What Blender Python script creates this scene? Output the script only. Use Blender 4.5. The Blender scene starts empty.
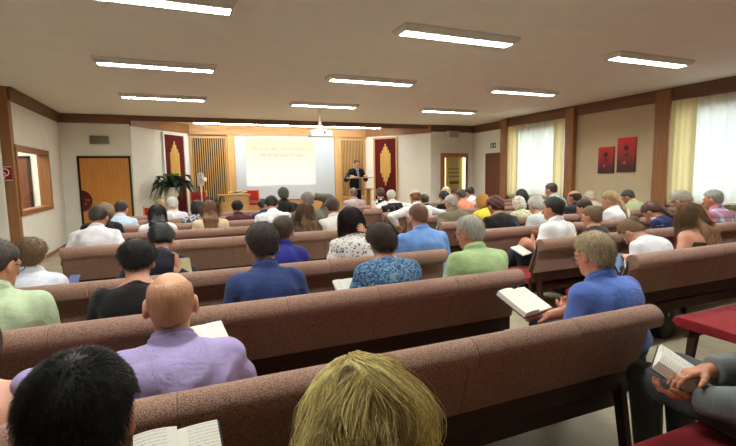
import bpy, bmesh, math, random, time
import numpy as np
from mathutils import Vector, Matrix
from math import radians as R, sin, cos, pi

SC = bpy.context.scene
COL = SC.collection

# ------------------------------------------------------------------ camera, world, exposure
F_PX, YAW, PITCH, ROLL, CAM_H = 443.0, 22.67, 6.14, -0.949, 1.5
def cam_axes():
    y, p, r = R(YAW), R(PITCH), R(ROLL)
    fw = Vector((sin(y)*cos(p), cos(y)*cos(p), -sin(p)))
    rt = Vector((cos(y), -sin(y), 0)); up = rt.cross(fw)
    return fw, rt*cos(r)+up*sin(r), up*cos(r)-rt*sin(r)
FW, RT, UP = cam_axes()
cd = bpy.data.cameras.new('camera'); co = bpy.data.objects.new('camera', cd); COL.objects.link(co)
cd.sensor_fit = 'HORIZONTAL'; cd.sensor_width = 36.0; cd.lens = F_PX/736*36.0
cd.clip_start = 0.05; cd.clip_end = 200
m = Matrix((RT, UP, -FW)).transposed().to_4x4(); m.translation = (0, 0, CAM_H)
co.matrix_world = m
SC.camera = co
def ray(px, py): return FW + RT*((px-368)/F_PX) - UP*((py-223)/F_PX)
def aty(px, py, Y):
    d = ray(px, py); t = Y/d.y
    return Vector((d.x*t, Y, CAM_H+d.z*t))
def atx(px, py, X):
    d = ray(px, py); t = X/d.x
    return Vector((X, d.y*t, CAM_H+d.z*t))
def atz(px, py, Z):
    d = ray(px, py); t = (Z-CAM_H)/d.z
    return Vector((d.x*t, d.y*t, Z))

SC.view_settings.view_transform = 'Standard'
SC.view_settings.look = 'None'
SC.view_settings.exposure = 0.68
SC.view_settings.gamma = 1.0
SC.view_settings.use_curve_mapping = False
LAMP_E, STRIP_E, SKY_E, SLIDE_E = 60.0, 52.0, 2.3, .58
wd = bpy.data.worlds.new('daylight'); SC.world = wd; wd.use_nodes = True
bgn = wd.node_tree.nodes['Background']
bgn.inputs[0].default_value = (0.86, 0.95, 1.0, 1); bgn.inputs[1].default_value = SKY_E
SC.cycles.max_bounces = 8; SC.cycles.diffuse_bounces = 5; SC.cycles.transparent_max_bounces = 12
SC.cycles.sample_clamp_indirect = 4.0

# ------------------------------------------------------------------ materials
def lin(c):
    return tuple(((v/255)/12.92 if v/255 <= .04045 else ((v/255+.055)/1.055)**2.4) for v in c)
MATS = {}
def newmat(name):
    m = bpy.data.materials.new(name); m.use_nodes = True
    nt = m.node_tree; b = nt.nodes['Principled BSDF']
    return m, nt, b
def coordnode(nt, scale=(1, 1, 1), space='Object'):
    tc = nt.nodes.new('ShaderNodeTexCoord'); mp = nt.nodes.new('ShaderNodeMapping')
    mp.inputs['Scale'].default_value = scale
    nt.links.new(tc.outputs[space], mp.inputs['Vector'])
    return mp.outputs['Vector']
def ramp(nt, stops, interp='LINEAR'):
    r = nt.nodes.new('ShaderNodeValToRGB'); r.color_ramp.interpolation = interp
    e = r.color_ramp.elements
    while len(e) < len(stops): e.new(0.5)
    for el, (p, c) in zip(e, stops): el.position = p; el.color = (*c, 1)
    return r
def noise(nt, vec, scale, detail=3, rough=.55):
    n = nt.nodes.new('ShaderNodeTexNoise'); n.inputs['Scale'].default_value = scale
    n.inputs['Detail'].default_value = detail; n.inputs['Roughness'].default_value = rough
    nt.links.new(vec, n.inputs['Vector']); return n
def bump(nt, b, src, strength=.3, dist=.01):
    bn = nt.nodes.new('ShaderNodeBump'); bn.inputs['Strength'].default_value = strength
    bn.inputs['Distance'].default_value = dist
    nt.links.new(src, bn.inputs['Height']); nt.links.new(bn.outputs[0], b.inputs['Normal'])
def mottled(name, c1, c2, scale=6, rough=.7, stretch=(1, 1, 1), spec=.3, bmp=0, metal=0, detail=4):
    key = name
    if key in MATS: return MATS[key]
    m, nt, b = newmat(name)
    v = coordnode(nt, stretch); n = noise(nt, v, scale, detail)
    r = ramp(nt, [(.3, c1), (.7, c2)])
    nt.links.new(n.outputs['Fac'], r.inputs[0]); nt.links.new(r.outputs[0], b.inputs['Base Color'])
    b.inputs['Roughness'].default_value = rough; b.inputs['Specular IOR Level'].default_value = spec
    b.inputs['Metallic'].default_value = metal
    if bmp: bump(nt, b, n.outputs['Fac'], bmp, .01)
    MATS[key] = m; return m
def sh(c, k): return tuple(min(1, x*k) for x in c)
def plain(name, rgb, var=.06, rough=.6, scale=5, spec=.3, bmp=0, metal=0):
    c = lin(rgb); return mottled(name, sh(c, 1-var), sh(c, 1+var), scale, rough, (1, 1, 1), spec, bmp, metal)
def wood(name, rgb1, rgb2, axis='z', rough=.4):
    st = {'z': (14, 14, .8), 'x': (.8, 14, 14), 'y': (14, .8, 14)}[axis]
    return mottled(name, lin(rgb1), lin(rgb2), 2.2, rough, st, .4, 0, 0, 5)
def emit(name, rgb, strength):
    if name in MATS: return MATS[name]
    m, nt, b = newmat(name)
    b.inputs['Base Color'].default_value = (.8, .8, .8, 1)
    b.inputs['Emission Color'].default_value = (*rgb, 1); b.inputs['Emission Strength'].default_value = strength
    MATS[name] = m; return m
def fabric(name, rgb, var=.12, rough=.85, fold=.35):
    if name in MATS: return MATS[name]
    m, nt, b = newmat(name); c = lin(rgb)
    v = coordnode(nt); n = noise(nt, v, 11, 4, .5)
    r = ramp(nt, [(.3, sh(c, 1-var)), (.7, sh(c, 1+var))])
    nt.links.new(n.outputs['Fac'], r.inputs[0]); nt.links.new(r.outputs[0], b.inputs['Base Color'])
    b.inputs['Roughness'].default_value = rough; b.inputs['Specular IOR Level'].default_value = .2
    b.inputs['Sheen Weight'].default_value = .1
    n2 = noise(nt, v, 9, 3, .5); n2.inputs['Distortion'].default_value = 1.4
    bump(nt, b, n2.outputs['Fac'], fold, .03)
    MATS[name] = m; return m
def floral(name, cols, scale=22, base=None):
    if name in MATS: return MATS[name]
    m, nt, b = newmat(name); v = coordnode(nt)
    nz = noise(nt, v, 14, 2); mx = nt.nodes.new('ShaderNodeVectorMath'); mx.operation = 'MULTIPLY_ADD'
    nt.links.new(nz.outputs['Color'], mx.inputs[0]); mx.inputs[1].default_value = (.05, .05, .05); nt.links.new(v, mx.inputs[2])
    vo = nt.nodes.new('ShaderNodeTexVoronoi'); vo.inputs['Scale'].default_value = scale
    nt.links.new(mx.outputs[0], vo.inputs['Vector'])
    sp = nt.nodes.new('ShaderNodeSeparateColor'); nt.links.new(vo.outputs['Color'], sp.inputs[0])
    k = len(cols); r = ramp(nt, [(i/k, lin(c)) for i, c in enumerate(cols)], 'CONSTANT')
    nt.links.new(sp.outputs[0], r.inputs[0])
    if base:
        mk = nt.nodes.new('ShaderNodeMath'); mk.operation = 'GREATER_THAN'; mk.inputs[1].default_value = .42
        nt.links.new(vo.outputs['Distance'], mk.inputs[0])
        mi = nt.nodes.new('ShaderNodeMix'); mi.data_type = 'RGBA'
        nt.links.new(mk.outputs[0], mi.inputs['Factor']); nt.links.new(r.outputs[0], mi.inputs['A'])
        mi.inputs['B'].default_value = (*lin(base), 1)
        nt.links.new(mi.outputs['Result'], b.inputs['Base Color'])
    else: nt.links.new(r.outputs[0], b.inputs['Base Color'])
    b.inputs['Roughness'].default_value = .85; b.inputs['Specular IOR Level'].default_value = .2
    n2 = noise(nt, v, 9, 3); bump(nt, b, n2.outputs['Fac'], .3, .03)
    MATS[name] = m; return m
def plaid(name, base, c1, c2, f=90):
    if name in MATS: return MATS[name]
    m, nt, b = newmat(name); v = coordnode(nt)
    def band(axis, f, th):
        w = nt.nodes.new('ShaderNodeTexWave'); w.bands_direction = axis; w.inputs['Scale'].default_value = f/20
        nt.links.new(v, w.inputs['Vector'])
        g = nt.nodes.new('ShaderNodeMath'); g.operation = 'GREATER_THAN'; g.inputs[1].default_value = th
        nt.links.new(w.outputs['Fac'], g.inputs[0]); return g.outputs[0]
    prev = None
    for axis, ff, th, c in (('X', f, .62, c1), ('Z', f, .62, c1), ('X', f*.5, .8, c2), ('Z', f*.5, .8, c2)):
        mi = nt.nodes.new('ShaderNodeMix'); mi.data_type = 'RGBA'; mi.inputs['B'].default_value = (*lin(c), 1)
        g = nt.nodes.new('ShaderNodeMath'); g.operation = 'MULTIPLY'; g.inputs[1].default_value = .6
        nt.links.new(band(axis, ff, th), g.inputs[0]); nt.links.new(g.outputs[0], mi.inputs['Factor'])
        if prev: nt.links.new(prev, mi.inputs['A'])
        else: mi.inputs['A'].default_value = (*lin(base), 1)
        prev = mi.outputs['Result']
    nt.links.new(prev, b.inputs['Base Color']); b.inputs['Roughness'].default_value = .85
    MATS[name] = m; return m
def skin(name, rgb):
    if name in MATS: return MATS[name]
    m, nt, b = newmat(name); c = lin(rgb)
    v = coordnode(nt); n = noise(nt, v, 14, 4)
    r = ramp(nt, [(.3, (c[0]*.92, c[1]*.84, c[2]*.82)), (.7, sh(c, 1.08))])
    nt.links.new(n.outputs['Fac'], r.inputs[0]); nt.links.new(r.outputs[0], b.inputs['Base Color'])
    b.inputs['Roughness'].default_value = .5; b.inputs['Subsurface Weight'].default_value = .12
    b.inputs['Subsurface Radius'].default_value = (.012, .005, .003)
    n2 = noise(nt, v, 160, 2); bump(nt, b, n2.outputs['Fac'], .08, .004)
    MATS[name] = m; return m
def hairmat(name, rgb, var=.45, rough=.45):
    if name in MATS: return MATS[name]
    m, nt, b = newmat(name); c = lin(rgb)
    v = coordnode(nt, (70, 70, 9)); n = noise(nt, v, 1.6, 5, .65)
    r = ramp(nt, [(.3, sh(c, 1-var)), (.55, c), (.75, sh(c, 1+var))])
    nt.links.new(n.outputs['Fac'], r.inputs[0]); nt.links.new(r.outputs[0], b.inputs['Base Color'])
    b.inputs['Roughness'].default_value = rough; b.inputs['Specular IOR Level'].default_value = .35
    bump(nt, b, n.outputs['Fac'], .6, .012)
    MATS[name] = m; return m

def pewfabric():
    m, nt, b = newmat('woven_taupe_upholstery'); v = coordnode(nt)
    vo = nt.nodes.new('ShaderNodeTexVoronoi'); vo.inputs['Scale'].default_value = 260; nt.links.new(v, vo.inputs['Vector'])
    r = ramp(nt, [(.0, lin((190, 157, 140))), (.4, lin((170, 136, 120))), (.7, lin((126, 95, 83)))])
    nt.links.new(vo.outputs['Distance'], r.inputs[0])
    n = noise(nt, v, 3, 3); mi = nt.nodes.new('ShaderNodeMix'); mi.data_type = 'RGBA'; mi.blend_type = 'MULTIPLY'
    mi.inputs['Factor'].default_value = 1
    r2 = ramp(nt, [(.3, (.86, .86, .86)), (.7, (1, 1, 1))]); nt.links.new(n.outputs['Fac'], r2.inputs[0])
    nt.links.new(r.outputs[0], mi.inputs['A']); nt.links.new(r2.outputs[0], mi.inputs['B'])
    nt.links.new(mi.outputs['Result'], b.inputs['Base Color'])
    b.inputs['Roughness'].default_value = .95; b.inputs['Specular IOR Level'].default_value = .1
    b.inputs['Sheen Weight'].default_value = .15
    bump(nt, b, vo.outputs['Distance'], .35, .004)
    return m
M_PEW = pewfabric()
M_RED = fabric('red_seat_upholstery', (132, 28, 38), .12, .9, .12)
M_DWOOD = wood('dark_stained_beech', (46, 26, 18), (66, 38, 26), 'x', .45)
M_DLEG = wood('dark_stained_leg', (52, 28, 20), (72, 40, 28), 'z', .4)
M_CEIL = plain('ceiling_paint', (232, 228, 218), .03, .9, 3)
M_WALL = plain('white_wall_paint', (236, 234, 226), .03, .85, 4)
M_WALLB = plain('tan_wall_paint', (206, 190, 158), .03, .85, 4)
M_BEAM = wood('brown_fascia_wood', (106, 72, 50), (126, 88, 62), 'x', .45)
M_BEAMY = wood('brown_fascia_wood_long', (106, 72, 50), (126, 88, 62), 'y', .45)
M_POST = wood('brown_post_wood', (138, 92, 54), (160, 112, 70), 'z', .45)
M_OAK = wood('light_oak', (196, 152, 94), (216, 176, 118), 'z', .45)
M_OAKX = wood('light_oak_level', (186, 138, 84), (206, 160, 104), 'x', .45)
M_SLATBACK = plain('slat_backing', (52, 30, 18), .1, .8)
M_WHITE = plain('white_lacquer', (236, 234, 226), .02, .4)
M_LAMPBODY = plain('lamp_housing', (214, 212, 204), .02, .45)
M_DOOR = wood('orange_beech_door', (188, 122, 52), (206, 140, 66), 'z', .4)
M_DDOOR = wood('dark_brown_door', (98, 52, 36), (114, 64, 44), 'z', .45)
M_BLACK = plain('black_plastic', (22, 21, 22), .1, .45)
M_PAPER = plain('page_paper', (236, 232, 218), .03, .8)
M_GOLD = wood('gold_appliqué', (196, 152, 70), (216, 178, 96), 'z', .5)
M_PANELRED = plain('dark_red_cloth', (84, 14, 16), .12, .9, 20)
M_EMIT = emit('tube_light', (.98, 1.0, .92), LAMP_E)
M_STRIP = emit('strip_light', (.98, 1.0, .92), STRIP_E)

def glassmat():
    m, nt, b = newmat('window_glass')
    out = nt.nodes['Material Output']; tr = nt.nodes.new('ShaderNodeBsdfTransparent'); gl = nt.nodes.new('ShaderNodeBsdfGlossy')
    gl.inputs['Roughness'].default_value = .03; mx = nt.nodes.new('ShaderNodeMixShader'); mx.inputs[0].default_value = .08
    nt.links.new(tr.outputs[0], mx.inputs[1]); nt.links.new(gl.outputs[0], mx.inputs[2]); nt.links.new(mx.outputs[0], out.inputs['Surface'])
    return m
M_GLASS = glassmat()
def curtainmat(name, dcol, tcol, tl_mix, clear):
    m, nt, b = newmat(name); out = nt.nodes['Material Output']
    df = nt.nodes.new('ShaderNodeBsdfDiffuse'); tl = nt.nodes.new('ShaderNodeBsdfTranslucent'); tr = nt.nodes.new('ShaderNodeBsdfTransparent')
    df.inputs[0].default_value = (*lin(dcol), 1); tl.inputs[0].default_value = (*lin(tcol), 1)
    m1 = nt.nodes.new('ShaderNodeMixShader'); m1.inputs[0].default_value = tl_mix
    m2 = nt.nodes.new('ShaderNodeMixShader'); m2.inputs[0].default_value = clear
    nt.links.new(df.outputs[0], m1.inputs[1]); nt.links.new(tl.outputs[0], m1.inputs[2])
    nt.links.new(m1.outputs[0], m2.inputs[1]); nt.links.new(tr.outputs[0], m2.inputs[2]); nt.links.new(m2.outputs[0], out.inputs['Surface'])
    return m
M_CURT = curtainmat('sheer_voile', (244, 240, 222), (226, 238, 234), .38, .03)
M_DRAPE = curtainmat('cream_drape', (250, 242, 206), (214, 198, 136), .42, .02)
def floormat():
    m, nt, b = newmat('beige_linoleum'); v = coordnode(nt)
    n = noise(nt, v, 2.2, 6, .6); n.inputs['Distortion'].default_value = .8
    r = ramp(nt, [(.3, lin((150, 140, 118))), (.5, lin((170, 160, 136))), (.7, lin((186, 177, 154)))])
    nt.links.new(n.outputs['Fac'], r.inputs[0]); nt.links.new(r.outputs[0], b.inputs['Base Color'])
    b.inputs['Roughness'].default_value = .42; b.inputs['Specular IOR Level'].default_value = .35
    return m
M_FLOOR = floormat()

# ------------------------------------------------------------------ mesh helpers
def link(name, me, mat=None, parent=None, smooth=False):
    if isinstance(me, bmesh.types.BMesh):
        bm = me; me = bpy.data.meshes.new(name); bm.to_mesh(me); bm.free()
    if mat is not None:
        for mm in (mat if isinstance(mat, (list, tuple)) else [mat]): me.materials.append(mm)
    if smooth: me.polygons.foreach_set('use_smooth', [True]*len(me.polygons))
    o = bpy.data.objects.new(name, me); COL.objects.link(o)
    if parent is not None: o.parent = parent
    return o
def empty(name, loc=(0, 0, 0), rz=0):
    o = bpy.data.objects.new(name, None); COL.objects.link(o)
    o.location = loc; o.rotation_euler = (0, 0, rz); o.empty_display_size = .1
    return o
def tag(o, label, cat, group=None, kind=None):
    o['label'] = label; o['category'] = cat
    if group: o['group'] = group
    if kind: o['kind'] = kind
    return o
def struct(o): o['kind'] = 'structure'; return o
def box(bm, x0, x1, y0, y1, z0, z1, mat=None, bev=0):
    vs = [bm.verts.new((x, y, z)) for z in (z0, z1) for y in (y0, y1) for x in (x0, x1)]
    fs = [(0, 2, 3, 1), (4, 5, 7, 6), (0, 1, 5, 4), (2, 6, 7, 3), (0, 4, 6, 2), (1, 3, 7, 5)]
    faces = [bm.faces.new([vs[i] for i in f]) for f in fs]
    if mat is not None:
        for v in vs: v.co = mat @ v.co
    if bev:
        es = {e for f in faces for e in f.edges}
        bmesh.ops.bevel(bm, geom=list(es), offset=bev, segments=2, affect='EDGES', profile=.6)
    return vs
def boxobj(name, b, mat, parent=None, bev=0, M=None):
    bm = bmesh.new(); box(bm, *b, mat=M, bev=bev); return link(name, bm, mat, parent)
def tube(bm, pts, rad, sides=8, cap=True):
    pts = [Vector(p) for p in pts]; n = len(pts); rings = []
    rad = rad if isinstance(rad, (list, tuple)) else [rad]*n
    for i, p in enumerate(pts):
        d = (pts[min(i+1, n-1)]-pts[max(i-1, 0)]).normalized()
        a = d.cross(Vector((0, 0, 1)));  a = a.normalized() if a.length > .05 else d.cross(Vector((0, 1, 0))).normalized()
        b = d.cross(a)
        rings.append([bm.verts.new(p+(a*cos(t)+b*sin(t))*rad[i]) for t in [2*pi*k/sides for k in range(sides)]])
    for i in range(n-1):
        for k in range(sides):
            bm.faces.new((rings[i][k], rings[i][(k+1) % sides], rings[i+1][(k+1) % sides], rings[i+1][k]))
    if cap: bm.faces.new(rings[0][::-1]); bm.faces.new(rings[-1])
def lathe(bm, prof, n=24, c=(0, 0, 0)):
    rings = [[bm.verts.new((c[0]+r*cos(2*pi*k/n), c[1]+r*sin(2*pi*k/n), c[2]+z)) for k in range(n)] for r, z in prof]
    for a, b in zip(rings, rings[1:]):
        for k in range(n): bm.faces.new((a[k], a[(k+1) % n], b[(k+1) % n], b[k]))
    bm.faces.new(rings[0][::-1]); bm.faces.new(rings[-1])
def prism(bm, prof, x0, x1, bev=0):
    """profile of (y, z) extruded along x"""
    a = [bm.verts.new((x0, y, z)) for y, z in prof]; b = [bm.verts.new((x1, y, z)) for y, z in prof]
    n = len(prof); f0 = bm.faces.new(a); f1 = bm.faces.new(b[::-1])
    for k in range(n): bm.faces.new((a[k], b[k], b[(k+1) % n], a[(k+1) % n]))
    bmesh.ops.recalc_face_normals(bm, faces=bm.faces[:])
    if bev: bmesh.ops.bevel(bm, geom=list(set(f0.edges[:]+f1.edges[:])), offset=bev, segments=3, affect='EDGES', profile=.6)
def wallplane(A, B, t):
    """matrix with local x from A to B along the wall, local y into the room, z up"""
    A = Vector((A[0], A[1], 0)); B = Vector((B[0], B[1], 0)); d = (B-A).normalized()
    nrm = Vector((d.y, -d.x, 0))
    M = Matrix(((d.x, nrm.x, 0, A.x), (d.y, nrm.y, 0, A.y), (0, 0, 1, 0), (0, 0, 0, 1)))
    return M, (B-A).length
def copy_tree(o, parent=None):
    c = o.copy(); COL.objects.link(c)
    if parent is not None: c.parent = parent
    for ch in list(o.children): copy_tree(ch, c)
    return c

# ------------------------------------------------------------------ the room
H = 3.0
def slab(name, pts, z0, z1, mat):
    bm = bmesh.new()
    a = [bm.verts.new((x, y, z0)) for x, y in pts]; b = [bm.verts.new((x, y, z1)) for x, y in pts]
    bm.faces.new(a[::-1]); bm.faces.new(b)
    for k in range(len(pts)): bm.faces.new((a[k], a[(k+1) % len(pts)], b[(k+1) % len(pts)], b[k]))
    bmesh.ops.recalc_face_normals(bm, faces=bm.faces[:])
    return struct(link(name, bm, mat))
def wall(name, A, B, mat, holes=(), t=.2, z1=H):
    """wall from A to B, room on its right-hand side (looking A to B); holes = (u0,u1,z0,z1)"""
    M, L = wallplane(A, B, t); bm = bmesh.new()
    us = sorted({0, L, *[h[0] for h in holes], *[h[1] for h in holes]})
    zs = sorted({0, z1, *[h[2] for h in holes], *[h[3] for h in holes]})
    for i in range(len(us)-1):
        for j in range(len(zs)-1):
            uc, zc = (us[i]+us[i+1])/2, (zs[j]+zs[j+1])/2
            if any(h[0] < uc < h[1] and h[2] < zc < h[3] for h in holes): continue
            box(bm, us[i], us[i+1], -t, 0, zs[j], zs[j+1], mat=M)
    bmesh.ops.remove_doubles(bm, verts=bm.verts[:], dist=1e-4)
    return struct(link(name, bm, mat))
slab('floor', [(-5.2, -3), (8.9, -3), (8.9, 15), (-5.2, 15)], -.1, 0, M_FLOOR)
slab('ceiling', [(-5.2, -3), (8.9, -3), (8.9, 15), (-5.2, 15)], H, H+.1, M_CEIL)
XL0, XL, XR, XRF = -3.0, -2.5, 8.45, 8.68
YB = 13.75
C2 = (-1.05, 12.05); C3 = (.26, YB); C4 = (5.71, YB); C5 = (7.12, 11.95); C6 = (XRF, 11.95)
wall('wall_back', (XR+.2, -3), (XL0-.2, -3), M_WALL)
wall('wall_left_near', (XL0, -3), (XL0, 8.9), M_WALL)
wall('wall_left', (XL, 8.9), (XL, 12.05), M_WALL, [(.06, 2.06, .92, 2.1)], t=.12)
wall('wall_left_front', (XL-.1, 12.05), C2, M_WALL, [(.1+.32, .1+1.41, 0, 2.05)], t=.12)
wall('wall_stage_left', C2, C3, M_WALL)
wall('wall_front', (C3[0]-.1, YB), (C4[0]+.1, YB), M_WALL)
wall('wall_stage_right', C4, C5, M_WALL)
wall('wall_right_front', C5, (C6[0]+.1, C6[1]), M_WALL)
wall('wall_right_far', C6, (XRF, 10.0), M_WALL, [(.72, 1.72, 0, 2.1)])
W1 = (8.0, 9.88, .95, 2.58); W2 = (3.42, 5.42, .95, 2.58)
wall('wall_right', (XR, 10.05), (XR, -3), M_WALLB, [(10.05-W1[1], 10.05-W1[0], W1[2], W1[3]), (10.05-W2[1], 10.05-W2[0], W2[2], W2[3])], t=.25)
# room seen through the inner window
wall('wall_side_room', (-5.0, 8.7), (-5.0, 12.2), M_WALL, t=.1)
wall('wall_side_room_end', (-5.1, 12.35), (XL-.05, 12.35), M_WALL, t=.1)
wall('wall_side_room_near', (XL-.12, 8.85), (-5.1, 8.85), M_WALL, t=.1)
# ceiling fascia boards along every wall
def fascia(name, A, B, hgt, mat, dep=.05, z1=H-.0):
    M, L = wallplane(A, B, 0); bm = bmesh.new(); box(bm, -.02, L+.02, 0, dep, z1-hgt, z1-.03, mat=M)
    box(bm, -.02, L+.02, 0, dep+.03, z1-.03, z1, mat=M)
    return struct(link(name, bm, mat))
fascia('trim_1', (XL0, 0), (XL0, 8.9), .2, M_BEAMY); fascia('trim_2', (XL, 8.9), (XL, 12.05), .2, M_BEAMY)
fascia('trim_3', (XL, 12.05), C2, .2, M_BEAM); fascia('trim_4', C2, C3, .24, M_POST)
fascia('trim_5', C3, C4, .3, M_OAKX); fascia('trim_6', C4, C5, .24, M_POST)
fascia('trim_7', C5, C6, .2, M_BEAM); fascia('trim_8', C6, (XRF, 10.1), .22, M_BEAMY); fascia('trim_9', (XR, 10.0), (XR, 0), .22, M_BEAMY)
struct(boxobj('trim_10', (C2[0]-.05, C5[0]+.05, 11.98, 12.1, 2.88, H), M_BEAM))       # header over the stage opening
for i, (A, B) in enumerate([((XL, 8.9), (XL, 12.05)), ((XL, 12.05), (-2.2, 12.05)), (C5, C6), ((XR, 10.0), (XR, -3)), ((XL0, -3), (XL0, 8.6))]):
    M, L = wallplane(A, B, 0); bm = bmesh.new(); box(bm, 0, L, 0, .018, 0, .07, mat=M)
    struct(link('baseboard_' + ('left', 'left_front', 'right_front', 'right', 'left_near')[i], bm, M_POST))
# pillars
struct(boxobj('trim_11', (-3.05, -2.48, 8.85, 9.0, 0, H), M_POST))
for i, (ya, yb) in enumerate([(9.95, 10.2), (7.68, 7.92), (5.5, 5.78), (3.1, 3.36)]):
    struct(boxobj('trim_%d' % (12+i), (XR-.12, XR+.24, ya, yb, 0, H-.03), M_POST, bev=.008))
# stage
slab('floor_stage', [(C2[0]+.1, 12.0), (C5[0]-.1, 12.0), (C4[0], YB), (C3[0], YB)], 0, .3, M_OAKX)
# wood posts and base boards of the front wall
for i, (a, b, z0, z1) in enumerate([(1.30, 1.50, .3, 2.75), (4.58, 4.78, .3, 2.75)]):
    struct(boxobj('trim_%d' % (16+i), (a, b, YB-.1, YB, z0, z1), M_OAK, bev=.006))
struct(boxobj('trim_18', (.27, 5.70, YB-.06, YB, .3, .78), M_OAKX))
def slat_panel(name, x0, x1, z0, z1, label):
    t = empty(name, ((x0+x1)/2, YB, z0)); w = (x1-x0)/2
    boxobj('backing_board', (-w, w, -.02, 0, 0, z1-z0), M_SLATBACK, t)
    bm = bmesh.new()
    box(bm, -w, w, -.05, -.02, z1-z0-.10, z1-z0); box(bm, -w, w, -.05, -.02, 0, .06)
    box(bm, -w, -w+.06, -.05, -.02, .06, z1-z0-.1); box(bm, w-.06, w, -.05, -.02, .06, z1-z0-.1)
    link('frame', bm, M_OAK, t)
    n = 15
    for k in range(n):
        x = -w+.06+(2*w-.12)*(k+.5)/n
        boxobj('slat', (x-.0105, x+.0105, -.07, -.03, .06, z1-z0-.1), M_OAK, t)
    return tag(t, label, 'slatted panel')
slat_panel('slatted_wall_panel', .28, 1.30, .78, 2.74, 'slatted oak wall panel left of the projection screen, behind the white fan')
slat_panel('slatted_wall_panel', 4.78, 5.68, .78, 2.74, 'slatted oak wall panel right of the screen, behind the speaker at the lectern')
# screen
t = empty('projection_screen', (3.04, YB-.07, .8))
boxobj('screen_surface', (-1.53, 1.53, -.02, 0, 0, 1.93), plain('screen_white', (190, 199, 210), .015, .8), t)
boxobj('top_casing', (-1.53, 1.53, -.045, .0, 1.93, 1.99), M_OAKX, t)
ms, nt, b = newmat('projected_slide'); v = coordnode(nt)
sx = nt.nodes.new('ShaderNodeSeparateXYZ'); nt.links.new(v, sx.inputs[0])
r = ramp(nt, [(.45, (1.0, .99, .90)), (.86, (1.0, .92, .60))]); mm = nt.nodes.new('ShaderNodeMath'); mm.operation = 'DIVIDE'; mm.inputs[1].default_value = 1.93
nt.links.new(sx.outputs[2], mm.inputs[0]); nt.links.new(mm.outputs[0], r.inputs[0])
nt.links.new(r.outputs[0], b.inputs['Emission Color']); b.inputs['Emission Strength'].default_value = SLIDE_E; b.inputs['Base Color'].default_value = (.04, .04, .035, 1)
sl = boxobj('projected_slide', (-1.24, .90, -.024, -.02, .44, 1.86), ms, t)
sl['label'] = 'bright pale yellow projected slide with faint grey writing'
def text_mesh(s, size, loc, mat, parent, name='lettering', rot=(pi/2, 0, 0), align='CENTER'):
    cu = bpy.data.curves.new('lettering', 'FONT'); cu.body = s; cu.size = size; cu.align_x = align; cu.extrude = .001; cu.offset = .005 if name == 'slide_writing' else 0
    o = bpy.data.objects.new('lettering', cu); COL.objects.link(o)
    dg = bpy.context.evaluated_depsgraph_get(); me = bpy.data.meshes.new_from_object(o.evaluated_get(dg))
    bpy.data.objects.remove(o); ob = link(name, me, mat, parent); ob.location = loc; ob.rotation_euler = rot; return ob
M_FAINT = emit('faint_slide_writing', (.70, .66, .52), .40); M_FAINT.node_tree.nodes['Principled BSDF'].inputs['Base Color'].default_value = (.2, .2, .15, 1)
text_mesh('Weil du das Leben genießen', .148, (-.17, -.0275, 1.50), M_FAINT, sl, 'slide_writing')
text_mesh('solltest mit Jesus Christus', .128, (-.17, -.0275, 1.32), M_FAINT, sl, 'slide_writing')
tag(t, 'wide white projection screen on the front wall between oak posts', 'screen')
# red cloth panels with gold stripes on the angled stage walls
def red_panel(A, B, u0, u1, z0, z1, label, flip):
    d = Vector((B[0]-A[0], B[1]-A[1], 0)).normalized(); p = Vector((A[0], A[1], 0)) + d*(u0+u1)/2
    t = empty('wall_hanging', (p.x, p.y, z0), math.atan2(d.y, d.x)); w = (u1-u0)/2; h = z1-z0
    boxobj('cloth_panel', (-w, w, -.03, 0, 0, h), M_PANELRED, t)
    bm = bmesh.new(); f = .05
    box(bm, -w-f, -w, -.06, 0, 0, h+f); box(bm, w, w+f, -.06, 0, 0, h+f); box(bm, -w, w, -.06, 0, h, h+f)
    link('frame', bm, M_WHITE if flip else M_OAK, t)
    for k in range(7):
        a = abs(k-3)/3; zt = h-.16-.30*a; zb = h-1.5+.40*a; x = (k-3)*.054
        boxobj('gold_stripe', (x-.022, x+.022, -.042-.004*(k % 2), -.03, zb, zt), M_GOLD, t)
    return tag(t, label, 'wall hanging')
red_panel(C2, C3, 1.08, 1.86, .35, 2.66, 'tall dark red hanging with gold stripes behind the palm plant', True)
red_panel(C4, C5, .36, 1.12, .35, 2.66, 'tall dark red hanging with gold stripes right of the speaker', False)

# doors
t = struct(empty('door_1', (-1.635, 12.05, 0)))
boxobj('leaf', (-.5, .5, -.03, .01, .01, 2.0), M_DOOR, t)
bm = bmesh.new(); box(bm, -.545, -.5, -.04, .02, 0, 2.05); box(bm, .5, .545, -.04, .02, 0, 2.05); box(bm, -.545, .545, -.04, .02, 2.0, 2.05)
link('door_frame', bm, plain('door_frame_dark', (44, 28, 20), .1, .5), t)
bm = bmesh.new(); n = 24; pr = [(-.5+.20*sin(pi*k/n), 1.02-.245*cos(pi*k/n)) for k in range(n+1)]
a = [bm.verts.new((x, -.031, z)) for x, z in pr]; bb = [bm.verts.new((x, -.05, z)) for x, z in pr]
bm.faces.new(a); bm.faces.new(bb[::-1])
for k in range(len(pr)): bm.faces.new((a[k], bb[k], bb[(k+1) % len(pr)], a[(k+1) % len(pr)]))
bmesh.ops.recalc_face_normals(bm, faces=bm.faces[:])
hp = link('handle_plate', bm, plain('dark_red_plate', (92, 26, 22), .1, .4), t)
bm = bmesh.new(); tube(bm, [(-.43, -.05, 1.04), (-.43, -.09, 1.04), (-.34, -.095, 1.04)], .009); tube(bm, [(-.43, -.05, .95), (-.43, -.065, .95)], .014); link('door_handle', bm, plain('steel', (176, 172, 166), .05, .3, metal=1), hp, True)
yc = (11.23+10.23)/2
t = struct(empty('door_2', (XRF, yc, 0), pi/2))
boxobj('leaf', (-.46, .46, -.01, .05, .01, 2.06), M_DDOOR, t)
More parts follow.
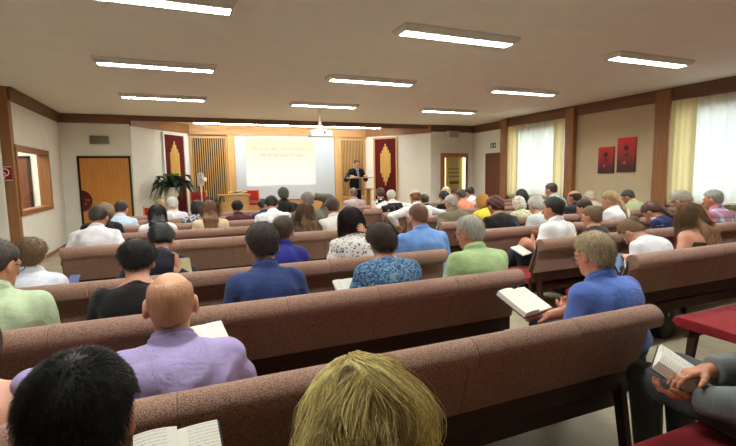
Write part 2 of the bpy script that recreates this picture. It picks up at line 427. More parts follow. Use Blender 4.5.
bm = bmesh.new(); box(bm, -.5, -.46, -.03, .06, 0, 2.1); box(bm, .46, .5, -.03, .06, 0, 2.1); box(bm, -.5, .5, -.03, .06, 2.06, 2.1); link('door_frame', bm, M_DDOOR, t)
bm = bmesh.new(); tube(bm, [(.38, -.01, 1.05), (.38, -.06, 1.05), (.27, -.06, 1.05)], .01); link('door_handle', bm, MATS['steel'], t, True)
# inner window in the left wall
t = struct(empty('window_1', (XL, 9.96, .92)))
bm = bmesh.new(); f = .08
box(bm, -.16, .04, -1.0, -1.0+f, 0, 1.18); box(bm, -.16, .04, 1.0-f, 1.0, 0, 1.18); box(bm, -.16, .04, -1+f, 1-f, 0, f); box(bm, -.16, .04, -1+f, 1-f, 1.18-f, 1.18)
link('window_frame', bm, M_POST, t)
boxobj('pane', (-.09, -.084, -1+f, 1-f, f, 1.18-f), M_GLASS, t)
t = struct(empty('door_3', (-3.1, 12.35, 0)))
boxobj('leaf', (-1.0, -.1, -.04, 0, .01, 2.0), M_DDOOR, t)
bm = bmesh.new(); box(bm, -1.06, -1.0, -.05, 0, 0, 2.06); box(bm, -.1, -.04, -.05, 0, 0, 2.06); box(bm, -1.06, -.04, -.05, 0, 2.0, 2.06); link('door_frame', bm, MATS['door_frame_dark'], t)
# outside windows with sheer curtains
def outer_window(i, W):
    y0, y1, z0, z1 = W; t = struct(empty('window_%d' % i, (XR+.14, (y0+y1)/2, z0))); w = (y1-y0)/2; h = z1-z0; f = .06
    bm = bmesh.new(); box(bm, -.03, .03, -w, -w+f, 0, h); box(bm, -.03, .03, w-f, w, 0, h); box(bm, -.03, .03, -w+f, w-f, 0, f); box(bm, -.03, .03, -w+f, w-f, h-f, h); box(bm, -.03, .03, -.03, .03, f, h-f)
    link('window_frame', bm, M_WHITE, t)
    boxobj('pane', (-.004, .004, -w+f, w-f, f, h-f), M_GLASS, t)
    boxobj('window_sill', (-.24, .0, -w-.05, w+.05, -.04, 0), M_WHITE, t)
outer_window(2, W1); outer_window(3, W2)
def curtain(y0, y1, z0, z1, label, seed, ya, yb):
    rng = random.Random(seed); yc = (y0+y1)/2; t = empty('sheer_curtain', (XR-.06, yc, z0))
    def drape(nm, a0, a1, mat, amp, xo):
        n = int((a1-a0)/.012); bm = bmesh.new(); rows = []; ph = [rng.uniform(0, 6) for _ in range(4)]
        for j in range(9):
            v = j/8; row = []
            for i in range(n+1):
                y = a0+(a1-a0)*i/n; a = amp*(1-.35*v)
                x = a*sin(y*52+ph[0]+1.5*sin(y*5+ph[1]))+amp*.4*sin(y*23+ph[2]+.6*v)+xo
                row.append(bm.verts.new((x, y-yc, (z1-z0)*v)))
            rows.append(row)
        for a, b in zip(rows, rows[1:]):
            for i in range(n): bm.faces.new((a[i], a[i+1], b[i+1], b[i]))
        return link(nm, bm, mat, t, True)
    drape('sheer', ya-.1, yb+.1, M_CURT, .026, .02)
    for a0, a1 in ((y0, ya), (yb, y1)): drape('side_drape', a0, a1, M_DRAPE, .013, -.03)
    boxobj('curtain_rail', (-.03, .03, -(y1-y0)/2, (y1-y0)/2, z1-z0, z1-z0+.05), M_BEAMY, t)
    return tag(t, label, 'curtain')
curtain(7.94, 9.93, .86, 2.76, 'cream sheer curtain over the far right window beside the brown door', 1, 8.3, 9.5)
curtain(3.38, 5.48, .86, 2.76, 'cream sheer curtain over the near right window, cut by the frame edge', 2, 3.75, 5.05)
# red pictures
def picture(y0, y1, z0, z1, label):
    t = empty('picture', (XR, (y0+y1)/2, z0)); w = (y1-y0)/2; h = z1-z0
    m, nt, b = newmat('red_canvas'); v = coordnode(nt); s = nt.nodes.new('ShaderNodeSeparateXYZ'); nt.links.new(v, s.inputs[0])
    d = nt.nodes.new('ShaderNodeMath'); d.operation = 'DIVIDE'; d.inputs[1].default_value = h; nt.links.new(s.outputs[2], d.inputs[0])
    r = ramp(nt, [(.02, lin((40, 14, 14))), (.3, lin((104, 24, 22))), (.65, lin((164, 32, 30))), (1, lin((214, 46, 42)))])
    nt.links.new(d.outputs[0], r.inputs[0]); nt.links.new(r.outputs[0], b.inputs['Base Color']); b.inputs['Roughness'].default_value = .6
    boxobj('canvas', (-.035, 0, -w, w, 0, h), m, t, bev=.004)
    for (dy, dz, rr, c, nm) in ((0, .70, .055, (84, 14, 16), 'dark_dot'), (-.01, .5, .042, (120, 22, 22), 'dim_dot'), (.03, .28, .03, (206, 92, 84), 'pale_dot')):
        bm = bmesh.new(); lathe(bm, [(rr, 0), (rr*.9, .004)], 20); bmesh.ops.rotate(bm, verts=bm.verts[:], cent=(0, 0, 0), matrix=Matrix.Rotation(-pi/2, 3, 'Y'))
        bmesh.ops.translate(bm, verts=bm.verts[:], vec=(-.035, dy, dz*h)); link('painted_dot', bm, plain(nm, c, .1, .6), t)
    return tag(t, label, 'picture')
picture(6.68, 7.06, 1.46, 2.02, 'narrow dark red canvas on tan wall, the lower left of the pair')
picture(6.20, 6.60, 1.48, 2.18, 'narrow dark red canvas on tan wall, the higher right of the pair')
# wall vents / loudspeakers, signs
M_GRILLE = plain('grey_grille', (150, 144, 126), .05, .6)
t = empty('wall_loudspeaker', (-1.695, 12.05, 2.33)); boxobj('housing', (-.19, .19, -.1, 0, 0, .18), M_GRILLE, t, .006)
bm = bmesh.new(); [box(bm, -.17, .17, -.106, -.1, .015+.02*k, .025+.02*k) for k in range(8)]; link('grille', bm, plain('grille_dark', (128, 122, 106), .05, .6), t)
tag(t, 'flat grey loudspeaker box on the wall above the orange wooden door', 'loudspeaker')
t = empty('wall_loudspeaker', (7.86, 11.95, 2.62)); boxobj('housing', (-.22, .22, -.11, 0, 0, .2), M_WHITE, t, .008)
bm = bmesh.new(); [box(bm, -.14, .2, -.116, -.11, .015+.022*k, .027+.022*k) for k in range(8)]; link('grille', bm, M_GRILLE, t)
tag(t, 'white loudspeaker box on the wall above the glass display case', 'loudspeaker')
t = empty('exit_sign', (XRF, 10.83, 2.24), -pi/2); M_GREEN = plain('exit_green', (8, 52, 34), .1, .4)
boxobj('panel', (-.22, .22, -.035, 0, 0, .17), M_WHITE, t)
bm = bmesh.new(); box(bm, -.2, .05, -.04, -.035, .015, .155); link('green_field', bm, M_GREEN, t)
bm = bmesh.new()
for (x0, x1, z0, z1) in ((-.17, -.12, .03, .14), (-.02, .03, .04, .13), (-.085, -.055, .055, .105), (-.10, -.06, .03, .045), (-.06, -.03, .075, .088), (-.082, -.058, .115, .138)): box(bm, x0, x1, -.044, -.04, z0, z1)
link('running_figure', bm, M_WHITE, t)
tag(t, 'small green and white emergency exit sign above the brown door', 'sign')
t = empty('fire_hose_sign', (aty(12, 174, 8.85).x-.115, 8.85, aty(12, 181, 8.85).z)); boxobj('plate', (-.115, .115, -.008, 0, 0, .24), plain('sign_red', (150, 26, 30), .05, .4), t)
bm = bmesh.new()
box(bm, -.115, .115, -.011, -.008, .222, .232); box(bm, -.115, .115, -.011, -.008, .008, .018)
n = 20; tube(bm, [(.025+.055*cos(pi*1.05-1.55*pi*k/n), -.011, .14+.055*sin(pi*1.05-1.55*pi*k/n)) for k in range(n+1)]+[(.01, -.011, .04), (-.05, -.011, .04), (-.06, -.011, .12), (-.03, -.011, .15)], .008, 6)
tube(bm, [(.0, -.011, .15), (.03, -.011, .12), (.03, -.011, .10)], .007, 6)
link('hose_symbol', bm, M_WHITE, t); tag(t, 'square red fire hose sign with white symbol on the brown pillar', 'sign')
# display case
t = empty('display_case', (7.94, 11.95, .9)); bm = bmesh.new(); w = .47
box(bm, -w, -w+.09, -.12, 0, 0, 1.24); box(bm, w-.09, w, -.12, 0, 0, 1.24); box(bm, -w+.09, w-.09, -.12, 0, 0, .09); box(bm, -w+.09, w-.09, -.12, 0, 1.13, 1.24); link('frame', bm, M_POST, t)
boxobj('back_board', (-w+.09, w-.09, -.02, 0, .09, 1.13), plain('olive_board', (170, 154, 92), .05, .8), t)
boxobj('light_strip', (-w+.09, -w+.125, -.09, -.05, .12, 1.10), emit('case_light', (1, .9, .6), 3.0), t); boxobj('light_strip', (w-.14, w-.09, -.09, -.05, .12, 1.10), MATS['case_light'], t)
bm = bmesh.new(); rng = random.Random(4)
for zz in (.74, .62, .50):
    x = -.2
    while x < .2: l = rng.uniform(.04, .09); box(bm, x, min(x+l, .21), -.026, -.02, zz, zz+.035); x += l+.02
box(bm, -.16, .2, -.026, -.02, .28, .38)
link('lettering', bm, plain('case_lettering', (84, 74, 48), .1, .7), t)
boxobj('pane', (-w+.09, w-.09, -.108, -.104, .09, 1.13), M_GLASS, t)
tag(t, 'oak framed lit display case with olive board on the right front wall', 'display case')

t = empty('ceiling_lamp', (-3.7, 10.4, H)); boxobj('housing', (-.16, .16, -.6, .6, -.06, 0), M_LAMPBODY, t, .01); boxobj('diffuser', (-.12, .12, -.56, .56, -.075, -.06), M_EMIT, t)  # unseen lamp added to brighten the side room
tag(t, 'added ceiling lamp brightening the side room behind the inner window', 'ceiling lamp')
# ------------------------------------------------------------------ ceiling lamps
def lamp_proto():
    t = empty('ceiling_lamp'); L, W, h = .725, .15, .062
    bm = bmesh.new()
    top = [(-L, -W), (L, -W), (L, W), (-L, W)]; bot = [(-L+.03, -W+.03), (L-.03, -W+.03), (L-.03, W-.03), (-L+.03, W-.03)]
    a = [bm.verts.new((x, y, 0)) for x, y in top]; m_ = [bm.verts.new((x, y, -.02)) for x, y in top]; b_ = [bm.verts.new((x, y, -h)) for x, y in bot]
    inn = [bm.verts.new((x*.975, y*.62, -h)) for x, y in bot]; cav = [bm.verts.new((x*.975, y*.62, -h+.025)) for x, y in bot]
    bm.faces.new(a)
    for s1, s2 in ((a, m_), (m_, b_), (b_, inn), (inn, cav)):
        for k in range(4): bm.faces.new((s1[k], s1[(k+1) % 4], s2[(k+1) % 4], s2[k]))
    bm.faces.new(cav); bmesh.ops.recalc_face_normals(bm, faces=bm.faces[:]); link('housing', bm, M_LAMPBODY, t)
    X, Y = (L-.03)*.97, (W-.03)*.61
    boxobj('diffuser', (-X, X, -Y, Y, -h+.006, -h+.018), M_EMIT, t)
    bm = bmesh.new()
    for k in range(1, 30): box(bm, -X+2*X*k/30-.003, -X+2*X*k/30+.003, -Y, Y, -h-.004, -h+.005)
    link('louver', bm, M_LAMPBODY, t)
    return t
lp = lamp_proto(); first = True
rown = ['nearest', 'middle', 'farthest']; coln = ['left', 'centre', 'right']
for ci, x in enumerate((-.2, 2.85, 5.88)):
    for ri, y in enumerate((4.2, 6.56, 9.07, 1.8)):
        o = lp if first else copy_tree(lp); first = False
        o.location = (x, y, H)
        if ri == 3: tag(o, 'added fluorescent ceiling lamp, unseen just above the top frame edge, %s column' % coln[ci], 'ceiling lamp', 'ceiling lamps in three columns')  # unseen row continuing the grid, added for more light near the camera
        else: tag(o, 'long white fluorescent ceiling lamp, %s of the three seen in the %s column' % (rown[ri], coln[ci]), 'ceiling lamp', 'ceiling lamps in three columns')
for i, (a, b) in enumerate([(.36, 2.12), (2.16, 3.92), (3.96, 5.72)]):
    t = empty('strip_lamp', ((a+b)/2, 12.55, H)); w = (b-a)/2
    boxobj('housing', (-w, w, -.05, .05, -.05, 0), M_LAMPBODY, t); boxobj('tube', (-w+.02, w-.02, -.032, .032, -.085, -.05), M_STRIP, t, bev=.01)
    tag(t, 'bright strip lamp behind the stage header, %s of the three in line' % ('left', 'middle', 'right')[i], 'strip lamp', 'strip lamps over the stage')
# projector
t = empty('projector', (3.0, 9.95, 2.4))
bm = bmesh.new(); box(bm, -.25, .25, -.17, .17, 0, .14, bev=.03); link('body', bm, M_WHITE, t)
bm = bmesh.new(); lathe(bm, [(.05, 0), (.05, .03), (.035, .035)], 16); bmesh.ops.rotate(bm, verts=bm.verts[:], cent=(0, 0, 0), matrix=Matrix.Rotation(-pi/2, 3, 'X')); bmesh.ops.translate(bm, verts=bm.verts[:], vec=(.1, .16, .075)); link('lens', bm, M_BLACK, t, True)
bm = bmesh.new(); lathe(bm, [(.028, 0), (.028, .004)], 12); bmesh.ops.rotate(bm, verts=bm.verts[:], cent=(0, 0, 0), matrix=Matrix.Rotation(pi/2, 3, 'X')); bmesh.ops.translate(bm, verts=bm.verts[:], vec=(.06, -.17, .08)); link('rear_socket', bm, plain('navy_plastic', (40, 46, 110), .1, .4), t)
bm = bmesh.new(); tube(bm, [(0, 0, .17), (0, 0, .6)], .04, 12); lathe(bm, [(.07, .585), (.07, .6)], 16); box(bm, -.13, .13, -.1, .1, .14, .17); link('ceiling_mount', bm, M_WHITE, t)
tag(t, 'white projector hanging from the ceiling on a short pole', 'projector')
# ------------------------------------------------------------------ pews
ROWS_L = [.45, 1.38, 2.31, 3.24, 5.05, 6.05, 6.97, 7.89, 8.82]
ROWS_R = [1.38, 2.31, 3.28, 4.20, 5.10, 6.03, 6.96, 7.85, 8.80]
MOD = .535
def pew_meshes():
    bm = bmesh.new(); pr = [(.10, .50), (.07, .61), (.042, .725)]
    for k in range(10):
        a = R(212-k*28); pr.append((.03+.062*cos(a), .79+.062*sin(a)))
    pr += [(.10, .72), (.15, .60), (.185, .50)]
    prism(bm, pr, -MOD/2+.0004, MOD/2-.0004, .004); o = bpy.data.meshes.new('back_cushion'); bm.to_mesh(o); bm.free()
    bm = bmesh.new(); pr = [(.17, .37), (.60, .37), (.655, .38), (.675, .405), (.665, .43), (.63, .445), (.4, .44), (.17, .43)]
    prism(bm, pr, -MOD/2+.0015, MOD/2-.0015, .008); s = bpy.data.meshes.new('seat_cushion'); bm.to_mesh(s); bm.free()
    for me, mt in ((o, M_PEW), (s, M_RED)):
        me.materials.append(mt); me.polygons.foreach_set('use_smooth', [True]*len(me.polygons))
        me.set_sharp_from_angle(angle=R(40))
    return o, s
ME_BACK, ME_SEAT = pew_meshes()
def make_pew(n, length):
    t = empty('church_pew'); x0 = -length/2
    for k in range(n):
        for me, nm in ((ME_BACK, 'back_cushion'), (ME_SEAT, 'seat_cushion')):
            c = bpy.data.objects.new(nm, me); COL.objects.link(c); c.parent = t; c.location = (x0+MOD*(k+.5), 0, 0)
    h = length/2
    bm = bmesh.new(); box(bm, -h+.01, h-.01, .105, .15, .405, .515); link('back_rail', bm, M_DWOOD, t)
    bm = bmesh.new(); box(bm, -h+.03, h-.03, .16, .20, .28, .36); box(bm, -h+.03, h-.03, .57, .60, .30, .36); link('seat_rail', bm, M_DWOOD, t)
    for s in (-1, 1):
        bm = bmesh.new(); pr = [(.115, .50), (.085, .60), (.058, .73), (.06, .8), (.085, .72), (.13, .60), (.165, .50)]
        prism(bm, pr, s*h, s*(h+.008)); link('end_panel', bm, M_DWOOD, t)
    ps = [-h+.09, 0, h-.09] if n < 8 else [-h+.09, -h/3, h/3, h-.09]
    for x in ps:
        bm = bmesh.new(); prism(bm, [(.03, 0), (.075, 0), (.155, .44), (.10, .44)], x-.02, x+.02, .004); link('leg', bm, M_DLEG, t)
        bm = bmesh.new(); prism(bm, [(.58, 0), (.62, 0), (.60, .34), (.54, .34)], x-.02, x+.02, .004); link('leg', bm, M_DLEG, t)
    return t
LX = (-1.12, 2.09); RX = (3.2, 8.015)
ordn = ['first', 'second', 'third', 'fourth', 'fifth', 'sixth', 'seventh', 'eighth', 'ninth']
def lay(rows, xr, n, side, words):
    p = make_pew(n, xr[1]-xr[0])
    for i, y in enumerate(rows):
        o = p if i == 0 else copy_tree(p)
        o.location = ((xr[0]+xr[1])/2+(.06 if y == 1.38 and side == 'right' else 0), y, 0)
        tag(o, words[i], 'pew', 'upholstered pews in the %s block' % side)
lay(ROWS_L, LX, 6, 'left', [
    'taupe pew holding the blonde woman, mostly below the frame edge',
    'long taupe pew behind the bald man in the lilac shirt',
    'long taupe pew behind the navy shirt and light green shirt men',
    'taupe pew behind the pale blue shirt man and the flowered blouse',
    'taupe pew by the left wall, its free left end in view',
    'left block pew behind the long brown haired woman in beige',
    'left block pew behind the woman in the dark red top',
    'left block pew, second from the stage',
    'left block pew, nearest to the communion table'])
lay(ROWS_R, RX, 9, 'right', [
    'right block pew with bare red seat by the frame edge, nearest the camera',
    'right block pew behind the girl in white with long sleeves',
    'right block pew behind the man in the white short sleeved shirt',
    'right block pew behind the woman in the black dress',
    'right block pew behind the man in the olive jacket',
    'right block pew behind the bald man in a white shirt',
    'right block pew behind the man in salmon',
    'right block pew with a black coat over it',
    'right block pew nearest to the lectern'])

# ------------------------------------------------------------------ signed distance modelling of people
f32 = np.float32
def A3(*v): return np.array(v, f32)
def ell(p, c, r, Rm=None):
    q = p-np.asarray(c, f32)
    if Rm is not None: q = q @ Rm           # Rm columns = local axes
    r = np.asarray(r, f32); a = q/r; k0 = np.sqrt((a*a).sum(1)); b = a/r; k1 = np.sqrt((b*b).sum(1))+1e-9
    return k0*(k0-1)/k1
def cap(p, a, b, r1, r2):
    a = np.asarray(a, f32); b = np.asarray(b, f32); ba = b-a; pa = p-a
    h = np.clip((pa @ ba)/max(float(ba @ ba), 1e-9), 0, 1)
    q = pa-h[:, None]*ba
    return np.sqrt((q*q).sum(1))-(r1+(r2-r1)*h)
def smin(a, b, k):
    h = np.maximum(k-np.abs(a-b), 0)/k
    return np.minimum(a, b)-h*h*k*.25
def smax(a, b, k): return -smin(-a, -b, k)
def plane(p, c, n): return (p-np.asarray(c, f32)) @ np.asarray(n, f32)
def surfnets(d, lo, v):
    s = d < 0; nx, ny, nz = d.shape
    cnt = np.zeros((nx-1, ny-1, nz-1), np.int8)
    for i in (0, 1):
        for j in (0, 1):
            for k in (0, 1): cnt += s[i:nx-1+i, j:ny-1+j, k:nz-1+k]
    act = (cnt > 0) & (cnt < 8); idx = np.argwhere(act)
    vid = np.full(act.shape, -1, np.int32); vid[act] = np.arange(len(idx))
    P = np.zeros((len(idx), 3)); C = np.zeros(len(idx))
    offs = [(i, j, k) for i in (0, 1) for j in (0, 1) for k in (0, 1)]
    val = {o: d[idx[:, 0]+o[0], idx[:, 1]+o[1], idx[:, 2]+o[2]] for o in offs}
    for o in offs:
        for ax in range(3):
            if o[ax]: continue
            o2 = list(o); o2[ax] = 1; a, b = val[o], val[tuple(o2)]
            m_ = (a < 0) != (b < 0); t = np.where(m_, a/np.where(m_, a-b, 1), 0)
            q = np.array(o, float)[None].repeat(len(idx), 0); q[:, ax] += t
            P += q*m_[:, None]; C += m_
    P = (idx+P/np.maximum(C, 1)[:, None])*v+lo
    Q = []
    for ax in range(3):
        u, w = [(1, 2), (2, 0), (0, 1)][ax]
        sl = [slice(1, -1)]*3; sl[ax] = slice(0, -1)
        a = s[tuple(sl)]; sl2 = list(sl); sl2[ax] = slice(1, None); b = s[tuple(sl2)]
        for inside, flip in ((a & ~b, False), (~a & b, True)):
            e = np.argwhere(inside)
            if not len(e): continue
            e = e+1; e[:, ax] -= 1
            def cell(du, dw):
                c = e.copy(); c[:, u] += du; c[:, w] += dw; return vid[c[:, 0], c[:, 1], c[:, 2]]
            q = np.stack([cell(-1, -1), cell(0, -1), cell(0, 0), cell(-1, 0)], 1)
            Q.append(q[:, ::-1] if flip else q)
    return P, (np.concatenate(Q) if Q else np.zeros((0, 4), int))
def nets(f, lo, hi, v):
    lo = np.asarray(lo, float); hi = np.asarray(hi, float); B = 5
    n = np.maximum(np.ceil((hi-lo)/v/B).astype(int), 1); N = n*B
    ax = [lo[i]+(np.arange(n[i])*B+B/2-.5)*v for i in range(3)]
    g = np.stack(np.meshgrid(*ax, indexing='ij'), -1).reshape(-1, 3).astype(f32)
    dc = f(g); full = np.repeat(np.repeat(np.repeat(dc.reshape(n), B, 0), B, 1), B, 2).astype(f32)
    near = np.argwhere(np.abs(dc.reshape(n)) < B*v*1.5)
    o = np.stack(np.meshgrid(*[np.arange(B)]*3, indexing='ij'), -1).reshape(-1, 3)
    ii = (near[:, None]*B+o[None]).reshape(-1, 3)
    pts = (lo+ii*v).astype(f32)
    out = np.empty(len(pts), f32)
    for k in range(0, len(pts), 200000): out[k:k+200000] = f(pts[k:k+200000])
    full[ii[:, 0], ii[:, 1], ii[:, 2]] = out
    for a_ in range(3):
        sl = [slice(None)]*3
        for e in (0, -1): sl[a_] = e; full[tuple(sl)] = np.maximum(full[tuple(sl)], .001)
    return surfnets(full, lo, v)
def npmesh(name, V, Q, mat_idx=None, smooth=True):
    me = bpy.data.meshes.new(name); k = Q.shape[1]
    me.vertices.add(len(V)); me.vertices.foreach_set('co', np.ascontiguousarray(V, f32).ravel())
    me.loops.add(Q.size); me.loops.foreach_set('vertex_index', np.ascontiguousarray(Q, np.int32).ravel())
    me.polygons.add(len(Q)); me.polygons.foreach_set('loop_start', np.arange(0, Q.size, k, dtype=np.int32))
    if smooth: me.polygons.foreach_set('use_smooth', np.ones(len(Q), bool))
    if mat_idx is not None: me.polygons.foreach_set('material_index', np.asarray(mat_idx, np.int32))
    me.update(calc_edges=True); me.validate(); return me
def rot(yaw=0, pitch=0, roll=0):
    """columns = local x,y,z; pitch>0 bows forward, yaw>0 turns to own left"""
    return np.array(Matrix.Rotation(R(yaw), 3, 'Z') @ Matrix.Rotation(R(-pitch), 3, 'X') @ Matrix.Rotation(R(roll), 3, 'Y'), f32)
def unit(v): v = np.asarray(v, f32); return v/max(float(np.linalg.norm(v)), 1e-6)
def ik(S, W, l1, l2, pole):
    d = W-S; L = float(np.linalg.norm(d)); mx = (l1+l2)*.995
    if L > mx: W = S+d*(mx/L); d = W-S; L = mx
    u = d/L; a = (l1*l1-l2*l2+L*L)/(2*L); h = math.sqrt(max(l1*l1-a*a, 1e-6))
    q = np.asarray(pole, f32); q = q-u*float(q @ u); q = unit(q)
    return S+u*a+q*h, W

class Body: pass
def skeleton(s=1, lean=6, hunch=.03, side=0, twist=0, hp=22, hy=0, hr=0, w=1.0, stand=False, hk=1.0, th=0):
    b = Body(); b.s = s; b.w = w
    P = A3(0, .14, .53)
    if stand: P = A3(0, .0, .93)
    T = rot(twist, lean, side); b.P = P; b.T = T
    up = T[:, 2]; fw = T[:, 1]; rt = T[:, 0]
    b.waist = P+up*.15*s; b.chest = P+up*.31*s+fw*hunch*.2
    b.S = P+up*.435*s+fw*hunch; b.N = b.S+up*.04*s+fw*(.015+hunch*.4)
    b.Hr = rot(twist+hy, lean*.4+hp, hr+side*.5); b.hs = 1.07*hk*s**.35
    b.H = b.N+(b.Hr[:, 2]*.140+b.Hr[:, 1]*.02)*b.hs
    b.sh = {g: b.S+rt*g*.172*w*(.5+.5*s)-up*.045+fw*(hunch*.5) for g in (-1, 1)}
    b.top = float(b.H[2])+.115*b.hs+th
    return b
def hl(b, p): return ((p-b.H.astype(f32)) @ b.Hr)/f32(b.hs)
def cranium(q): return smin(ell(q, (0, -.014, .026), (.076, .097, .088)), ell(q, (0, .02, -.03), (.06, .068, .078)), .04)
def head_sdf(b, p, fine):
    q = hl(b, p); d = cranium(q)
    d = smin(d, ell(q, (0, .062, -.086), (.034, .03, .026)), .035)
    d = smin(d, cap(q, (0, .088, .008), (0, .112, -.03), .008, .014), .014)
    d = smin(d, ell(q, (0, .076, .022), (.052, .016, .012)), .02)
    for g in (-1, 1):
        d = smax(d, -ell(q, (g*.031, .098, .0), (.02, .016, .013)), .012)
        e = ell(q, (g*.081, -.008, -.006), (.012, .022, .034))
        if fine: e = smax(e, -ell(q, (g*.095, -.002, -.002), (.011, .012, .02)), .008)
        d = smin(d, e, .01)
    for g in (-1, 1):
        c = (g*.031, .079, .0); e = ell(q, c, (.0185, .0142, .0142))
        up_ = smax(e, .0035-q[:, 2]+(q[:, 1]-.079)*.15, .002); lo_ = smax(e, q[:, 2]+.0062, .002)
        d = smin(d, np.minimum(up_, lo_), .004)
    d = smin(d, ell(q, (0, .088, -.056), (.026, .012, .007)), .008)
    d = smin(d, ell(q, (0, .086, -.068), (.022, .012, .007)), .008)
    return d*f32(b.hs)
def neck_sdf(b, p, g=0): return cap(p, b.N-b.T[:, 2]*.05, b.H-b.Hr[:, 2]*.05*b.hs-b.Hr[:, 1]*.018, .062*b.w**.5+g, .054+g)
def torso_sdf(b, p, g=0, k=.06):
    s, w = b.s, b.w
    d = ell(p, b.P+A3(0, 0, .02), (.178*w+g, .125*w+g, .125+g), b.T)
    d = smin(d, ell(p, b.waist, (.152*w+g, .112*w+g, .15*s+g), b.T), k)
    d = smin(d, ell(p, b.chest, (.172*w+g, .118*w**.6+g, .17*s+g), b.T), k)
    for q in (-1, 1):
        d = smin(d, cap(p, b.N-b.T[:, 2]*.03, b.sh[q], .05+g, .056+g), k)
    return d
def arm_sdf(b, p, q, g=0, upto=2.0, k=.03):
    E_, W_ = b.el[q], b.wr[q]
    d = cap(p, b.sh[q], E_, .056*b.w**.5+g, .043+g)
    if upto > 1: d = smin(d, cap(p, E_, W_, .042+g, .029+g), k)
    return d
def hand_parts(W_, d, nrm, side, curl, sc=.95, spread=1.0):
    """segments (a,b,r1,r2) for palm, four fingers and thumb; nrm = palm side, side=+1 right hand"""
    d = unit(d); nrm = unit(np.asarray(nrm)-d*float(np.dot(nrm, d))); lat = np.cross(d, nrm)*side   # lat towards the thumb
    seg = []; W_ = np.asarray(W_, f32)
    for o in (-.028, -.009, .010, .028):
        seg.append((W_+lat*o*.6*sc, W_+d*.088*sc+lat*o*sc, .015*sc, .0125*sc))
    Ls = ((-.030, .034, .022, .018), (-.010, .040, .027, .020), (.011, .043, .029, .021), (.031, .040, .025, .019))
    for k, (o, *ls) in enumerate(Ls):
        p = W_+d*.088*sc+lat*o*sc; ang = 0; dd = d+lat*o*2.2*spread
        r = .0098*sc
        for j, l in enumerate(ls):
            ang += R(curl*(.6, 1.0, .7)[j]*(1+.08*k))
            v = unit(unit(dd)*cos(ang)+nrm*sin(ang)); e = p+v*l*sc
            seg.append((p, e, r, r*.9)); p = e; r *= .9
    p = W_+d*.025*sc+lat*.026*sc; v = unit(d*.75+lat*.75+nrm*.25)
    for l, r1, r2 in ((.042, .0155, .0125), (.032, .0118, .0105), (.024, .0105, .0088)):
        e = p+v*l*sc; seg.append((p, e, r1*sc, r2*sc)); p = e; v = unit(v+d*.35+nrm*.15)
    return seg
def hand_sdf(seg, p, k=.008):
    d = None
    for i, (a, b_, r1, r2) in enumerate(seg):
        e = cap(p, a, b_, r1, r2); d = e if d is None else smin(d, e, .014 if i < 4 else k)
    return d
HIP = {g: A3(g*.09, .15, .53) for g in (-1, 1)}
def legs_pts(b):
    if b.stand: return {g: (b.P+A3(g*.09, 0, -.02), b.P+A3(g*.10, .02, -.45), A3(g*.11, -.01, .09)) for g in (-1, 1)}
    if b.legs == 'crossed': return {-1: (HIP[-1], A3(-.09, .60, .535), A3(-.10, .56, .09)), 1: (HIP[1], A3(-.0, .64, .67), A3(-.24, .76, .36))}
    if b.legs == 'forward': return {g: (HIP[g], A3(g*.12, .66, .53), A3(g*.12, .62, .09)) for g in (-1, 1)}
    return {g: (HIP[g], A3(g*.11, .58, .515), A3(g*.115, .55, .09)) for g in (-1, 1)}
def legs_sdf(b, p, g=0):
    d = None
    for q, (h, k, a) in b.lp.items():
        e = smin(cap(p, h, k, .085+g, .062+g), cap(p, k, a, .06+g, .042+g), .03); d = e if d is None else smin(d, e, .02)
    return d
def skirt_sdf(b, p): 
    d = cap(p, A3(0, .15, .53), A3(0, .55, .52), .135, .11)
    d = smin(ell(p, (0, .35, .53), (.19, .32, .085)), cap(p, A3(-.06, .58, .5), A3(.06, .58, .5), .1, .1), .06)
    d = smin(d, ell(p, (0, .6, .40), (.17, .1, .2)), .05)
    return d

